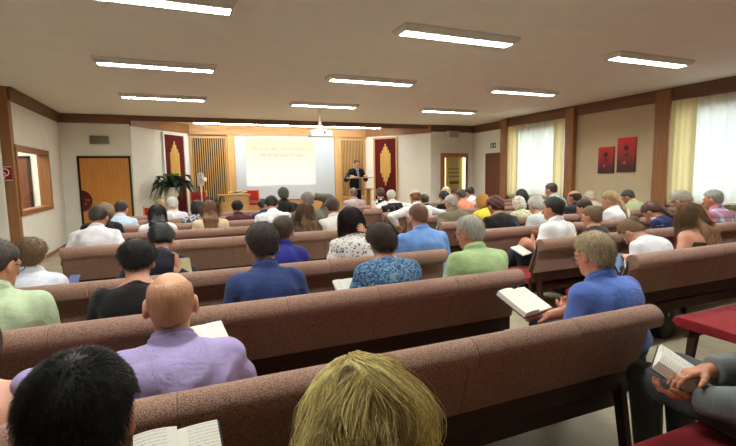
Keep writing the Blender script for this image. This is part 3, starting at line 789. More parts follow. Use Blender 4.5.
HAIRLINE = ([-.13, -.09, -.05, -.012, .012, .026, .05, .085, .12], [-.066, -.07, -.05, -.015, -.02, .035, .066, .084, .09])
def hair_sdf(b, p, style, th, seed):
    q = hl(b, p); ph = seed*1.7
    fr = 34 if style == 'curly' else 26
    nz = np.sin(q[:, 0]*fr*2+ph+np.sin(q[:, 2]*31))*np.sin(q[:, 1]*fr*2.1+1.3*ph)*np.sin(q[:, 2]*fr*1.6+ph)
    amp = .010 if style == 'curly' else .0022
    if style in ('scarf', 'cap'): amp = .0012
    base = smin(ell(q, (0, -.016, .03), (.078, .099, .089)), ell(q, (0, -.055, -.03), (.056, .05, .06)), .03)
    tp = np.clip((q[:, 2]+.065)/.11, 0, 1); tp = tp*tp*(3-2*tp)
    d = base-(th*(.3+.7*tp) if style in ('short', 'buzz') else th)-amp*nz*f32(1)
    zl = np.interp(q[:, 1], *HAIRLINE).astype(f32)
    low = {'short': 0, 'buzz': .0, 'fringe': .0, 'mop': -.018, 'bun': -.005, 'pony': -.005, 'curly': -.02, 'wavy': -.02, 'bald': 0}.get(style, -.0)
    zl = zl+low+.006*np.sin(q[:, 0]*70+ph)
    if style in ('bob', 'long', 'scarf'):
        big = smin(ell(q, (0, -.022, .022), (.084, .10, .09)), ell(q, (0, -.04, -.055), (.088, .078, .075)), .05)
        d = big-th-amp*nz
        face = np.maximum(.028-q[:, 1]+.35*np.maximum(q[:, 2]-.02, 0), q[:, 2]-.058)
        d = smax(d, -face*.8, .02)
        d = smax(d, -.125-q[:, 2]+(0 if style != 'long' else -.1), .02)
    else:
        d = smax(d, (zl-q[:, 2])*.75, .012)
        for g in (-1, 1): d = smax(d, -ell(q, (g*.088, .002, -.014), (.032, .030, .042) if style in ('short', 'buzz', 'fringe', 'bald') else (.022, .024, .036)), .008)
    if style in ('fringe', 'bald'):
        top = {'fringe': .058, 'bald': .075}[style]
        d = smax(d, q[:, 2]-top+.5*np.maximum(-q[:, 1]-.09, 0)*0-.35*np.abs(q[:, 0])*.5, .02)
    d = d*f32(b.hs)
    if style == 'bun': d = smin(d, ell(q, (0, -.125, .045), (.04, .036, .04))*b.hs-.003*nz, .012)
    if style in ('long', 'pony'):
        T = b.T; bk = -T[:, 1]
        a = b.H-b.Hr[:, 1]*.07; m_ = b.S+bk*.12+T[:, 2]*.02; e = b.chest+bk*.135
        if style == 'long':
            for o in (-.055, 0, .055):
                d = smin(d, cap(p, a+T[:, 0]*o*.6, m_+T[:, 0]*o, .05, .042)-.006*nz, .03); d = smin(d, cap(p, m_+T[:, 0]*o, e+T[:, 0]*o*1.1, .042, .026)-.006*nz, .03)
        else:
            k0 = b.H-b.Hr[:, 1]*.115+b.Hr[:, 2]*.03
            d = smin(d, cap(p, k0, m_+bk*.0, .03, .034)-.004*nz, .015); d = smin(d, cap(p, m_, e, .034, .014)-.004*nz, .015)
    return d
def comb(roots, dirs, L, n, flow, col, off, rng, droop):
    """strands growing from roots along dirs, pulled by flow(p), kept outside col"""
    N = len(roots); P = np.zeros((N, n+1, 3), f32); P[:, 0] = roots; d = dirs.astype(f32); st = (L/n).astype(f32)[:, None]
    p = roots.astype(f32); e = f32(.004)
    for i in range(n):
        d = d*(1-droop)+flow(p)*droop+rng.normal(0, .05, (N, 3)).astype(f32); d /= np.linalg.norm(d, axis=1, keepdims=True)+1e-6
        p = p+d*st
        for _ in range(2):
            v = col(p); need = off-v; m_ = need > 0
            if m_.any():
                pm = p[m_]; g = np.stack([col(pm+np.eye(3, dtype=f32)[k]*e)-v[m_] for k in range(3)], 1); g /= np.linalg.norm(g, axis=1, keepdims=True)+1e-6
                p[m_] += g*need[m_][:, None]
        P[:, i+1] = p; d = p-P[:, i]; d /= np.linalg.norm(d, axis=1, keepdims=True)+1e-6
    return P
def strands_mesh(name, P, rad, midx):
    N, n, _ = P.shape; t = np.gradient(P, axis=1); t /= np.linalg.norm(t, axis=2, keepdims=True)+1e-6
    a = np.cross(t, np.array([.3, .5, .81])); a /= np.linalg.norm(a, axis=2, keepdims=True)+1e-6; c = np.cross(t, a)
    tp = np.linspace(1, .25, n)[None, :, None]*np.asarray(rad)[:, None, None]
    ring = [P+(a*cos(2*pi*k/3)+c*sin(2*pi*k/3))*tp for k in range(3)]
    V = np.stack(ring, 2).reshape(-1, 3); base = (np.arange(N)[:, None]*n+np.arange(n-1)[None])*3
    Q = [np.stack([base+k, base+(k+1) % 3, base+3+(k+1) % 3, base+3+k], -1).reshape(-1, 4) for k in range(3)]
    return npmesh(name, V, np.concatenate(Q), np.tile(np.repeat(midx, n-1), 3))

PROP = []
LEG_CACHE = {}
NP = [0]
def person(label, px, py, row, hair=('short', (60, 44, 32), .014), top=('shirt', None), seat=None, yaw=0, look=0, bow=22, roll=0, lean=6, hunch=.03, side=0, twist=0,
           w=1.0, sk=(206, 156, 128), arms='lap', sleeve='short', collar=True, neck='round', bottom='trousers', bmat=None, glasses=False, res=.009, strands=0, slen=.03,
           stand=False, at=None, s=None, hands=None, legs='flat', smin_=.62, smax_=1.12, shadowhair=None, group=None, hk=1.0, wavy=False):
    seed = NP[0]; NP[0] += 1; rng = np.random.default_rng(seed+11)
    y0 = row+.17 if seat is None else seat
    if s is None:
        s = 1.0
        for _ in range(5):
            b = skeleton(s, lean, hunch, side, twist, bow, look, roll, w, hk=hk, th=hair[2])
            c, sn = cos(R(yaw)), sin(R(yaw)); hx = float(b.H[0]*c-b.H[1]*sn); hy_ = float(b.H[0]*sn+b.H[1]*c)
            P = aty(px, py, y0+hy_); X = P.x-hx; tgt = P.z
            s = min(max(s+(tgt-b.top)/.62, smin_), smax_)
    if at is not None: X, y0 = at
    b = skeleton(s, lean, hunch, side, twist, bow, look, roll, w, stand, hk, hair[2]); b.stand = stand; b.legs = legs; b.lp = legs_pts(b)
    t = empty('person', (X, y0, 0), R(yaw))
    # ---- arms
    b.el, b.wr, b.hd = {}, {}, {}
    l1, l2 = .285*(.5+.5*s), .25*(.5+.5*s)
    am = arms if isinstance(arms, dict) else {-1: arms, 1: arms}
    for g in (-1, 1):
        S_ = b.sh[g]; k = am[g]; pole = A3(g*.5, -.5, -.6); nrm = A3(-g*.3, .2, -1); curl = 28
        if isinstance(k, dict):
            if 'px' in k: Pw = aty(*k['px']); W_ = A3(Pw.x-X, Pw.y-y0, Pw.z)
            else: W_ = A3(*k['w'])
            pole = A3(*k.get('pole', pole)); nrm = A3(*k.get('n', nrm)); curl = k.get('curl', 28); hd = k.get('d')
        else:
            hd = None
            if k == 'lap': W_ = A3(g*.11, .40, .665)
            elif k == 'book': W_ = A3(g*.13, .40, .70); nrm = A3(-g*.8, .1, .7); curl = 40
            elif k == 'side': W_ = A3(g*.24, .30, .62)
            elif k == 'head': W_ = b.H+b.Hr @ A3(g*.075, -.08, .05); pole = A3(g*.9, .1, .5); nrm = -(b.Hr @ A3(g*.7, -.6, .2)); hd = b.Hr @ A3(-g*.8, -.2, .3)
            elif k == 'nape': W_ = b.H+b.Hr @ A3(g*.09, -.03, -.11); pole = A3(g*.5, .3, -.9); nrm = A3(-g, .4, 0); hd = A3(-g*.5, -.6, .3)
            elif k == 'face': W_ = b.H+b.Hr @ A3(g*.06, .09, -.13); pole = A3(g*.5, .2, -.8); nrm = A3(-g, -.3, 0); hd = A3(-g*.2, -.1, 1)
            elif k == 'out': W_ = A3(g*.33, .34, .66); pole = A3(g*1.0, -.2, .25)
            elif k == 'down': W_ = A3(g*.34, .22, .50); hd = A3(g*.1, .4, -1)
        E_, W_ = ik(S_, W_, l1, l2, pole); b.el[g], b.wr[g] = E_, W_
        d = unit(W_-E_); hd = unit(unit(hd)*.75+d*.35) if hd is not None else unit(d+A3(-g*.1, .25, 0))
        b.hd[g] = hand_parts(W_, hd, nrm, g, curl, .93*s**.5)
    fine = res < .008
    # ---- body: one continuous skin surface
    def f_body(p):
        d = smin(head_sdf(b, p, fine), neck_sdf(b, p), .03)
        d = smin(d, torso_sdf(b, p), .05)
        for g in (-1, 1): d = smin(d, arm_sdf(b, p, g), .03); 
        d = smin(d, legs_sdf(b, p), .03)
        if hands is None:
            for g in (-1, 1): d = smin(d, hand_sdf(b.hd[g], p), .012)
        return d
    allp = [b.H+b.Hr[:, 2]*.13, b.H+b.Hr[:, 1]*.13, b.H-b.Hr[:, 1]*.13, b.P, b.P-A3(.2, .15, .15), b.P+A3(.2, .1, .15)]+[x for v in b.lp.values() for x in v]
    for g in (-1, 1):
        allp += [b.sh[g], b.el[g], b.wr[g]]+[x[1] for x in b.hd[g]]
    allp = np.array(allp); lo = allp.min(0)-.11; hi = allp.max(0)+.11; lo[2] = max(lo[2], .01)
    V, Q = nets(f_body, lo, hi, res)
    if hands is not None:
        for g in (-1, 1):
            fh = lambda p, g=g: smin(hand_sdf(b.hd[g], p), cap(p, b.el[g]+(b.wr[g]-b.el[g])*.5, b.wr[g], .036, .027), .02)
            hp_ = np.array([x[1] for x in b.hd[g]]+[b.wr[g], b.el[g]+(b.wr[g]-b.el[g])*.45])
            V2, Q2 = nets(fh, hp_.min(0)-.05, hp_.max(0)+.05, hands); Q = np.concatenate([Q, Q2+len(V)]); V = np.concatenate([V, V2])
    link('body', npmesh('body', V, Q), skin('skin_%d_%d_%d' % sk, sk), t)
    if res < .0102:
        bm = bmesh.new()
        for z, r_ in ((-.0585, .0036), (-.0665, .0044)):
            tube(bm, [Vector((b.H+b.Hr @ A3(x, .0995-.011*(x/.024)**2-.004*(z < -.06), z+.0025*(x/.024)**2)*b.hs).tolist()) for x in (-.023, -.015, -.006, 0, .006, .015, .023)], [.0008, r_*.8, r_, r_*.95, r_, r_*.8, .0008], 8)
        lc = (int(sk[0]*.88), int(sk[1]*.74), int(sk[2]*.74)); link('lips', bm, skin('skin_%d_%d_%d' % lc, lc), t, True)
    # ---- eyes
    for g in (-1, 1):
        bm = bmesh.new(); c = Vector((b.H+b.Hr @ A3(g*.031, .079, .0)*b.hs).tolist()); ax = Vector(b.Hr[:, 1].tolist())
        bmesh.ops.create_icosphere(bm, subdivisions=3 if fine else 2, radius=.0125*b.hs, matrix=Matrix.Translation(c))
        for f in bm.faces: f.material_index = int((f.calc_center_median()-c).normalized().dot(ax) > .82)
        link('eye', bm, [plain('eye_white', (226, 222, 214), .02, .3), plain('iris_brown', (48, 34, 26), .1, .2)], t, True)
    # ---- top
    kind, tm = top; g0 = .012 if kind != 'jacket' else .022
    ph = seed*2.1
    def wrinkle(p):
        x, y, z = p[:, 0], p[:, 1], p[:, 2]
        return (.0045*np.sin(16*x+5*np.sin(9*z+ph)+ph)*np.sin(19*z+4*np.sin(8*x+ph))+.0025*np.sin(34*z+9*np.sin(7*x+ph)+12*np.abs(x)))*f32(1)
    cutsl = {'none': 0, 'short': .80, 'three': 1.45, 'long': 1.93}[sleeve]
    nk = b.N+b.T[:, 2]*(.012)
    def f_top(p):
        d = torso_sdf(b, p, g0)
        if neck == 'round': d = smax(d, plane(p, nk+b.T[:, 2]*.02, b.T[:, 2]+b.T[:, 1]*.5), .02)
        if sleeve == 'none':
            for g in (-1, 1): d = smax(d, ((p-b.sh[g].astype(f32)) @ (b.T[:, 0]*g)) - .01, .012)
        else:
            for g in (-1, 1):
                if cutsl <= 1:
                    e = b.sh[g]+(b.el[g]-b.sh[g])*cutsl; v = unit(b.el[g]-b.sh[g])
                    a = cap(p, b.sh[g], b.el[g], .06*b.w**.5+g0, .058+g0); a = smax(a, plane(p, e, v), .006)
                else:
                    fr = cutsl-1; e = b.el[g]+(b.wr[g]-b.el[g])*fr; v = unit(b.wr[g]-b.el[g])
                    a = cap(p, b.sh[g], b.el[g], .058*b.w**.5+g0, .046+g0); c2 = smax(cap(p, b.el[g], b.wr[g], .046+g0, .033+g0), plane(p, e, v), .006); a = smin(a, c2, .03)
                d = smin(d, a, .03)
        d = d-wrinkle(p)
        d = smax(d, b.P[2]-(.10 if kind in ('jacket', 'blouse', 'dress') else .0)-p[:, 2], .01)
        # neckline
        if neck == 'wide': d = smax(d, -(cap(p, b.N-b.T[:, 0]*.09, b.N+b.T[:, 0]*.09, .062, .062)), .01)
        elif neck == 'strapless': d = smax(d, plane(p, b.S-b.T[:, 2]*.085, b.T[:, 2]), .012)
        elif neck == 'tank': d = smax(d, -(cap(p, b.N-b.T[:, 0]*.05+b.T[:, 2]*.03, b.N+b.T[:, 0]*.05+b.T[:, 2]*.03, .085, .085)), .01)
        if collar:
            c = np.abs(neck_sdf(b, p, .012))-.005
            c = smax(c, plane(p, b.N+b.T[:, 2]*.076-b.T[:, 1]*.045, b.T[:, 2]+b.T[:, 1]*.45), .006); c = np.maximum(c, -plane(p, b.N-b.T[:, 2]*.04, b.T[:, 2]))
            c2 = np.abs(neck_sdf(b, p, .022))-.005
            c2 = smax(c2, plane(p, b.N+b.T[:, 2]*.056-b.T[:, 1]*.045, b.T[:, 2]+b.T[:, 1]*.45), .006); c2 = np.maximum(c2, -plane(p, b.N-b.T[:, 2]*.02-b.T[:, 1]*.045, b.T[:, 2]+b.T[:, 1]*.3))
            d = np.minimum(d, smin(c, c2, .004))
        return d
    V, Q = nets(f_top, lo, hi, res*1.0)
    o = link({'shirt': 'shirt', 'jacket': 'jacket', 'blouse': 'blouse', 'dress': 'dress', 'vest': 'vest'}[kind], npmesh('top', V, Q), tm, t)
    # ---- trousers or skirt and shoes (shared shapes)
    key = (bottom, legs, stand)
    if key not in LEG_CACHE:
        bb = Body(); bb.__dict__.update(b.__dict__)
        def f_bot(p):
            d = smin(ell(p, b.P+A3(0, 0, -.01), (.19, .137, .12)), legs_sdf(b, p, .012), .05) if bottom == 'trousers' else smin(ell(p, b.P+A3(0, 0, -.01), (.19, .137, .12)), skirt_sdf(b, p), .05)
            if bottom == 'trousers':
                d = smax(d, .085-p[:, 2], .01) if legs != 'crossed' else smax(d, .05-p[:, 2], .01)
            return smax(d, p[:, 2]-b.P[2]-.08, .02)
        V, Q = nets(f_bot, (-.36, -.2, .02), (.36, .86, 1.06), .011 if legs == 'flat' else .008)
        sh_ = []
        for g, (h, k, a) in b.lp.items():
            toe = A3(0, .16, -.045) if g == -1 or legs != 'crossed' else A3(-.06, .13, -.09)
            def f_shoe(p, a=a, toe=toe):
                d = smin(cap(p, a+A3(0, -.03, -.04), a+toe, .04, .036), cap(p, a+A3(0, -.01, -.04), a+A3(0, 0, .02), .042, .045), .02)
                return np.maximum(d, (a[2]-.088)-p[:, 2]) if abs(a[2]-.09) < .01 else d
            V2, Q2 = nets(f_shoe, a-A3(.16, .1, .18), a+A3(.12, .26, .1), .009); sh_.append(npmesh('shoe', V2, Q2))
        LEG_CACHE[key] = (npmesh('legs', V, Q), sh_)
    lm, shm = LEG_CACHE[key]
    def shared(nm, me, mt):
        if not me.materials: me.materials.append(mt)
        ob = bpy.data.objects.new(nm, me); COL.objects.link(ob); ob.parent = t
        ob.material_slots[0].link = 'OBJECT'; ob.material_slots[0].material = mt
    shared(bottom, lm, bmat or fabric('charcoal_trousers', (44, 44, 50)))
    for me in shm: shared('shoe', me, plain('black_leather', (30, 26, 25), .1, .4))
    # ---- hair
    style, hc, th = hair
    hm = hairmat('hair_%d_%d_%d_%s' % (*hc, style == 'bald'), hc, .12 if style == 'bald' else .45) if style not in ('scarf', 'cap') else shadowhair
    ext = b.Hr @ np.zeros(3, f32)
    hlo = b.H-.16; hhi = b.H+.16
    if style in ('long', 'pony'): hlo = np.minimum(hlo, b.chest-A3(.2, .26, .1)); hhi = np.maximum(hhi, b.chest+A3(.2, 0, 0))
    fh_ = lambda p: hair_sdf(b, p, style, th, seed)
    V, Q = nets(fh_, hlo, hhi, min(res, .0085))
    ho = link({'scarf': 'headscarf', 'cap': 'cap'}.get(style, 'hair'), npmesh('hair', V, Q), hm, t)
    if strands and style not in ('scarf', 'cap'):
        q = hl(b, V.astype(f32)); keep = np.ones(len(V), bool)
        if style in ('long', 'bob'): keep = (q[:, 2] > .0) & (q[:, 1] < .085) & (np.hypot(q[:, 0], q[:, 1]-.02) > .018)
        else: keep = ~((np.abs(q[:, 0]) > .055) & (np.abs(q[:, 1]) < .05) & (q[:, 2] < .045)) & ~((q[:, 1] > .05) & (q[:, 2] < .075))
        idx = rng.choice(np.where(keep)[0], strands); roots = V[idx].astype(f32); e = f32(.004); v0 = fh_(roots)
        nrm = np.stack([fh_(roots+np.eye(3, dtype=f32)[k]*e)-v0 for k in range(3)], 1); nrm /= np.linalg.norm(nrm, axis=1, keepdims=True)+1e-6
        crown = (b.H+b.Hr @ A3(.0, -.05, .11)*b.hs).astype(f32)
        if style in ('long', 'bob'): crown = (b.H+b.Hr @ A3(.0, .02, .12)*b.hs).astype(f32)
        rad = roots-crown; rad -= nrm*(rad*nrm).sum(1, keepdims=True); rad /= np.linalg.norm(rad, axis=1, keepdims=True)+1e-6
        down = A3(0, 0, -1)
        if style in ('long', 'bob'):
            dirs = unit_rows(rad*.9+nrm*.05+down*.1)
            colf = lambda p: np.minimum(np.minimum(fh_(p), torso_sdf(b, p, .018)), neck_sdf(b, p, .03))
            L = rng.uniform(.6, 1.0, strands)*slen; off = rng.uniform(.0005, .012, strands).astype(f32); nseg = 18; fq = rng.uniform(20, 34, (strands, 1)).astype(f32); cc = roots[rng.choice(len(roots), 90)]; cl = ((roots[:, None]-cc[None])**2).sum(2).argmin(1); fp = (rng.uniform(0, 6.3, (90, 3))[cl]+rng.normal(0, .35, (strands, 3))).astype(f32); fq = (rng.uniform(22, 38, (90, 1))[cl]).astype(f32); tone = rng.random(90)[cl]
            wv = f32(.55 if wavy else .12)
            ax0 = b.H.astype(f32)
            def flow(p):
                h = p-ax0; h[:, 2] = 0; r_ = np.linalg.norm(h, axis=1, keepdims=True)
                return A3(0, -.12, -1)+wv*np.sin(p[:, 2:3]*fq+fp)-h/(r_+1e-5)*np.clip((r_-(.15 if wavy else .125))*14, 0, 1.2)
            P = comb(roots-nrm*.003, dirs, L, nseg, flow, colf, off, rng, .45)
        else:
            dirs = unit_rows(rad*1.0+nrm*.28+rng.normal(0, .16, (strands, 3)))
            L = rng.uniform(.5, 1.0, strands)*slen; nseg = 5
            P = comb(roots-nrm*.004, dirs, L, nseg, lambda p: np.broadcast_to(down, p.shape), fh_, np.full(strands, .0006, f32), rng, .12)
        if style == 'pony':
            pass
        c = np.array(hc, float)
        mats = [hairmat('strand_%d_%d_%d' % tuple(int(min(255, x)) for x in c*k), tuple(int(min(255, x)) for x in c*k), .15, .4) for k in ((.62, .9, 1.2) if not wavy else (.48, .95, 1.3))]
        link('hair_strand_layer', strands_mesh('strands', P, rng.uniform(.0006, .0011, strands), rng.choice(3, strands, p=[.3, .45, .25]) if style not in ('long', 'bob') else np.clip((tone*.75+rng.random(strands)*.5)*2.4, 0, 2).astype(int)), mats, ho)
        ho.children[0]['kind'] = 'stuff'
    # ---- eyebrows
    bm = bmesh.new()
    for g in (-1, 1):
        pts = [b.H+b.Hr @ A3(g*x, y, z)*b.hs for x, y, z in ((.014, .0935, .020), (.03, .093, .0255), (.048, .081, .021))]
        tube(bm, [Vector(x.tolist()) for x in pts], [.003, .0042, .002], 6)
    link('eyebrows', bm, hairmat('brow_dark', (70, 54, 42)), t, True)
    if glasses:
        bm = bmesh.new(); k = b.hs
        for g in (-1, 1):
            rg = [b.H+b.Hr @ A3(g*.033+.024*cos(a), .107-.012*abs(g*.033+.024*cos(a))/.06, -.002+.017*sin(a))*k for a in [2*pi*i/16 for i in range(17)]]
            tube(bm, [Vector(x.tolist()) for x in rg], .0019, 6)
            tm_ = [b.H+b.Hr @ A3(g*x, y, z)*k for x, y, z in ((.057, .098, .004), (.076, .07, .006), (.083, .0, .008), (.08, -.03, -.008))]
            tube(bm, [Vector(x.tolist()) for x in tm_], .0022, 6)
        br = [b.H+b.Hr @ A3(x, .112, z)*k for x, z in ((-.01, 0), (0, .003), (.01, 0))]; tube(bm, [Vector(x.tolist()) for x in br], .0018, 6)
        link('glasses', bm, plain('glasses_frame', (40, 30, 26), .1, .3), t, True)
    tag(t, label, 'person', group)
    t['_x'] = float(X); del t['_x']
    b.t = t; b.X = X; b.y0 = y0; b.yaw = yaw
    return b
def unit_rows(v): v = np.asarray(v, f32); return v/(np.linalg.norm(v, axis=1, keepdims=True)+1e-6)
def world(b, p):
    c, s = cos(R(b.yaw)), sin(R(b.yaw)); return Vector((b.X+float(p[0])*c-float(p[1])*s, b.y0+float(p[0])*s+float(p[1])*c, float(p[2])))
# ------------------------------------------------------------------ books
def pagemat():
    m, nt, b = newmat('printed_page'); v = coordnode(nt)
    s = nt.nodes.new('ShaderNodeSeparateXYZ'); nt.links.new(v, s.inputs[0])
    w = nt.nodes.new('ShaderNodeTexWave'); w.bands_direction = 'Y'; w.inputs['Scale'].default_value = 38; nt.links.new(v, w.inputs['Vector'])
    n = noise(nt, v, 220, 1); mu = nt.nodes.new('ShaderNodeMath'); mu.operation = 'MULTIPLY'
    nt.links.new(w.outputs['Fac'], mu.inputs[0]); nt.links.new(n.outputs['Fac'], mu.inputs[1])
    # print only inside the margins of each page
    ab = nt.nodes.new('ShaderNodeMath'); ab.operation = 'ABSOLUTE'; nt.links.new(s.outputs[0], ab.inputs[0])
    c1 = nt.nodes.new('ShaderNodeMath'); c1.operation = 'COMPARE'; c1.inputs[1].default_value = .066; c1.inputs[2].default_value = .044; nt.links.new(ab.outputs[0], c1.inputs[0])
    c2 = nt.nodes.new('ShaderNodeMath'); c2.operation = 'COMPARE'; c2.inputs[1].default_value = 0; c2.inputs[2].default_value = .078; nt.links.new(s.outputs[1], c2.inputs[0])
    a = nt.nodes.new('ShaderNodeMath'); a.operation = 'MULTIPLY'; nt.links.new(c1.outputs[0], a.inputs[0]); nt.links.new(c2.outputs[0], a.inputs[1])
    f = nt.nodes.new('ShaderNodeMath'); f.operation = 'MULTIPLY'; nt.links.new(a.outputs[0], f.inputs[0]); nt.links.new(mu.outputs[0], f.inputs[1])
    r = ramp(nt, [(.15, lin((238, 236, 226))), (.75, lin((186, 187, 186)))]); nt.links.new(f.outputs[0], r.inputs[0])
    nt.links.new(r.outputs[0], b.inputs['Base Color']); b.inputs['Roughness'].default_value = .8
    return m
M_PAGE = pagemat()
def open_book(label, loc, yaw, pitch, roll=0, W=.12, Ht=.18, thick=.02, cover=(60, 24, 26), lift=.012, one_sided=0):
    t = empty('open_book', loc); t.rotation_euler = Matrix.Rotation(R(yaw), 3, 'Z').to_4x4().to_euler() if 0 else (Matrix.Rotation(R(yaw), 3, 'Z') @ Matrix.Rotation(R(pitch), 3, 'X') @ Matrix.Rotation(R(roll), 3, 'Y')).to_euler()
    for g in (-1, 1):
        th = thick*(1.5 if g == one_sided else (.6 if one_sided else 1)); bm = bmesh.new(); n = 10; prof = []
        for k in range(n+1):
            x = W*k/n; prof.append((g*x, th*(.55+.9*sin(pi*min(1, .15+.62*k/n))*.6)))
        prof += [(g*W, 0), (0, 0)]
        a = [bm.verts.new((x, -Ht/2, z)) for x, z in prof]; c = [bm.verts.new((x, Ht/2, z)) for x, z in prof]
        bm.faces.new(a); bm.faces.new(c[::-1])
        for k in range(len(prof)): bm.faces.new((a[k], c[k], c[(k+1) % len(prof)], a[(k+1) % len(prof)]))
        bmesh.ops.recalc_face_normals(bm, faces=bm.faces[:]); link('page_block', bm, M_PAGE, t)
    bm = bmesh.new(); box(bm, -W-.006, W+.006, -Ht/2-.005, Ht/2+.005, -.004, 0); link('cover', bm, plain('cover_%d' % cover[0], cover, .1, .6), t)
    return tag(t, label, 'book')

# ------------------------------------------------------------------ the congregation
DK, BK, BR, LB, GY, WH = (44, 32, 26), (20, 17, 18), (66, 46, 34), (128, 100, 66), (150, 146, 140), (206, 202, 192)
F = fabric
WS = F('white_shirt', (224, 224, 228)); 
blackcloth = F('black_cloth', (24, 23, 26)); navy = F('navy_cloth', (36, 40, 84)); grey_suit = F('grey_suit', (92, 96, 96)); jeans = F('dark_jeans', (36, 38, 48))
B = {}
T0 = time.time()
# nearest row
B['black'] = person('man with black short hair in the bottom left corner, seen from behind', 75, 357, .45, ('short', (26, 22, 21), .012), ('shirt', F('slate_shirt', (46, 48, 58))), arms='book', bow=16, res=.0055, strands=9000, slen=.026, sk=(190, 128, 104), hk=.98, smin_=.6)
B['blonde'] = person('woman with long wavy blond hair at the bottom centre, seen from behind', 357, 359, .45, ('long', (212, 184, 124), .022), ('blouse', F('dark_blouse', (50, 46, 48))), arms='lap', bow=18, res=.007, strands=10000, slen=.55, sk=(214, 168, 140), collar=False, bottom='skirt', wavy=True, hk=1.0, smin_=.55)
B['reader'] = person('man in grey suit reading a thick book at the bottom right corner', 0, 0, .45, ('short', GY, .012), ('jacket', F('grey_suit_jacket', (108, 114, 116))), at=(2.08, .68), s=.97, bow=20, lean=-3, res=.008, sleeve='long', collar=False, legs='forward', bmat=F('grey_suit_trousers', (70, 76, 76)), sk=(186, 126, 96), hands=.0034,
    arms={-1: dict(px=(696, 398, 1.0), n=(.35, .1, 1), d=(-.9, .45, .12), pole=(-.6, -.6, -.5), curl=30), 1: dict(px=(707, 371, 1.00), n=(-.2, -.1, -1), d=(-.92, .35, -.12), pole=(.9, -.2, -.4), curl=18)})
rb = B['reader']
def f_front(p):
    d = torso_sdf(rb, p, .030); q = (p-rb.chest.astype(f32)) @ rb.T
    d = smax(d, np.abs(q[:, 0])-(.035+.28*np.clip(q[:, 2]+.16, 0, .4)), .01); d = smax(d, -q[:, 1]+.02, .01)
    return smax(smax(d, q[:, 2]-.17, .01), -.22-q[:, 2], .01)
V, Q = nets(f_front, rb.P-A3(.3, .2, .1), rb.N+A3(.3, .35, .1), .008); link('shirt', npmesh('shirt', V, Q), F('white_dress_shirt', (214, 216, 222)), rb.t)
# row with the bald man
B['bare'] = person('bare shouldered woman in a red top, cut off by the left frame edge', -36, 312, 1.38, ('bob', BR, .016), ('blouse', F('red_top', (150, 22, 26))), sleeve='none', neck='strapless', w=1.1, collar=False, bow=25, res=.008, arms='lap', bottom='skirt', sk=(216, 160, 136))
B['bald'] = person('bald man in a lilac shirt with raised collar, seen from behind', 169, 273, 1.38, ('bald', (188, 138, 108), .0005), ('shirt', F('lilac_shirt', (164, 150, 198))), bow=10, res=.0055, w=1.24, sk=(206, 154, 124), arms={-1: dict(w=(-.30, .28, .66), pole=(-1, -.1, .1)), 1: dict(w=(.17, .40, .72), n=(-.8, .1, .7), curl=40)}, sleeve='long', hk=1.14)
B['glasses'] = person('grey blond man with glasses and blue shirt reading an open book', 594, 232, 1.38, ('short', (182, 164, 132), .015), ('shirt', F('blue_shirt', (84, 112, 186))), bow=14, res=.0055, w=1.12, glasses=True, strands=4000, slen=.018, hk=1.08, sk=(204, 142, 112), hands=.0042, side=-2,
    arms={-1: dict(w=(-.13, .36, .655), n=(.4, .0, .9), curl=30), 1: dict(px=(545, 317, 1.93), n=(-.15, .1, -1), d=(-.8, .55, .1), curl=18, pole=(.8, -.2, -.6))}, bmat=jeans)
# next row
B['mint'] = person('grey haired man with glasses in a pale green shirt at the left frame edge', -5, 240, 2.31, ('short', (70, 62, 58), .013), ('shirt', F('pale_green_shirt', (190, 208, 172))), bow=14, look=-28, res=.007, w=1.18, glasses=True, sk=(206, 148, 122), strands=900, slen=.02)
B['wideneck'] = person('woman with short black hair and wide necked black top', 136, 240, 2.31, ('short', (20, 18, 20), .022), ('blouse', blackcloth), collar=False, neck='wide', bow=32, hunch=.05, res=.007, sleeve='three', strands=2200, slen=.035, sk=(206, 152, 128), bottom='skirt', w=1.02, arms={-1: 'lap', 1: dict(w=(.20, .42, .74), d=(-.1, 1, .3), n=(-1, 0, .2))})
B['navy'] = person('young man with dark brown hair in a navy blue shirt', 262, 223, 2.31, ('short', (52, 40, 34), .016), ('shirt', F('navy_blue_shirt', (46, 60, 108))), bow=14, res=.0065, sk=(206, 150, 126), strands=2500, slen=.02, w=1.04, hk=1.1)
B['bluefloral'] = person('woman with short brown hair in a blue patterned blouse', 381, 223, 2.31, ('mop', (56, 38, 30), .024), ('blouse', floral('blue_floral', [(62, 96, 138), (92, 128, 164), (48, 74, 114), (126, 156, 182)], 95)), collar=False, bow=24, res=.0065, sk=(200, 146, 120), strands=2200, slen=.034, bottom='skirt', w=1.08)
B['green'] = person('white haired man with glasses in a light green shirt by the aisle', 469, 216, 2.31, ('short', (176, 172, 160), .014), ('shirt', F('light_green_shirt', (166, 192, 138))), bow=14, look=24, res=.0065, w=1.15, glasses=True, sk=(200, 140, 114), strands=1800, slen=.022)
B['girlwhite'] = person('girl with hair bun bowing in a white long sleeved top', 632, 219, 2.31, ('bun', (122, 92, 64), .014), ('blouse', F('white_knit', (226, 228, 236))), seat=2.47, collar=False, bow=54, lean=13, hunch=.06, res=.0075, sleeve='long', w=.86, sk=(218, 168, 142), strands=1200, slen=.03, arms='lap', look=12)
B['longbrown'] = person('bare shouldered woman with long light brown hair beside the girl in white', 688, 204, 2.31, ('long', (136, 102, 70), .007), ('blouse', F('brown_top', (74, 56, 44))), seat=2.47, collar=False, sleeve='none', neck='strapless', bow=20, res=.0075, w=.9, sk=(216, 160, 134), strands=2600, slen=.36, side=6)
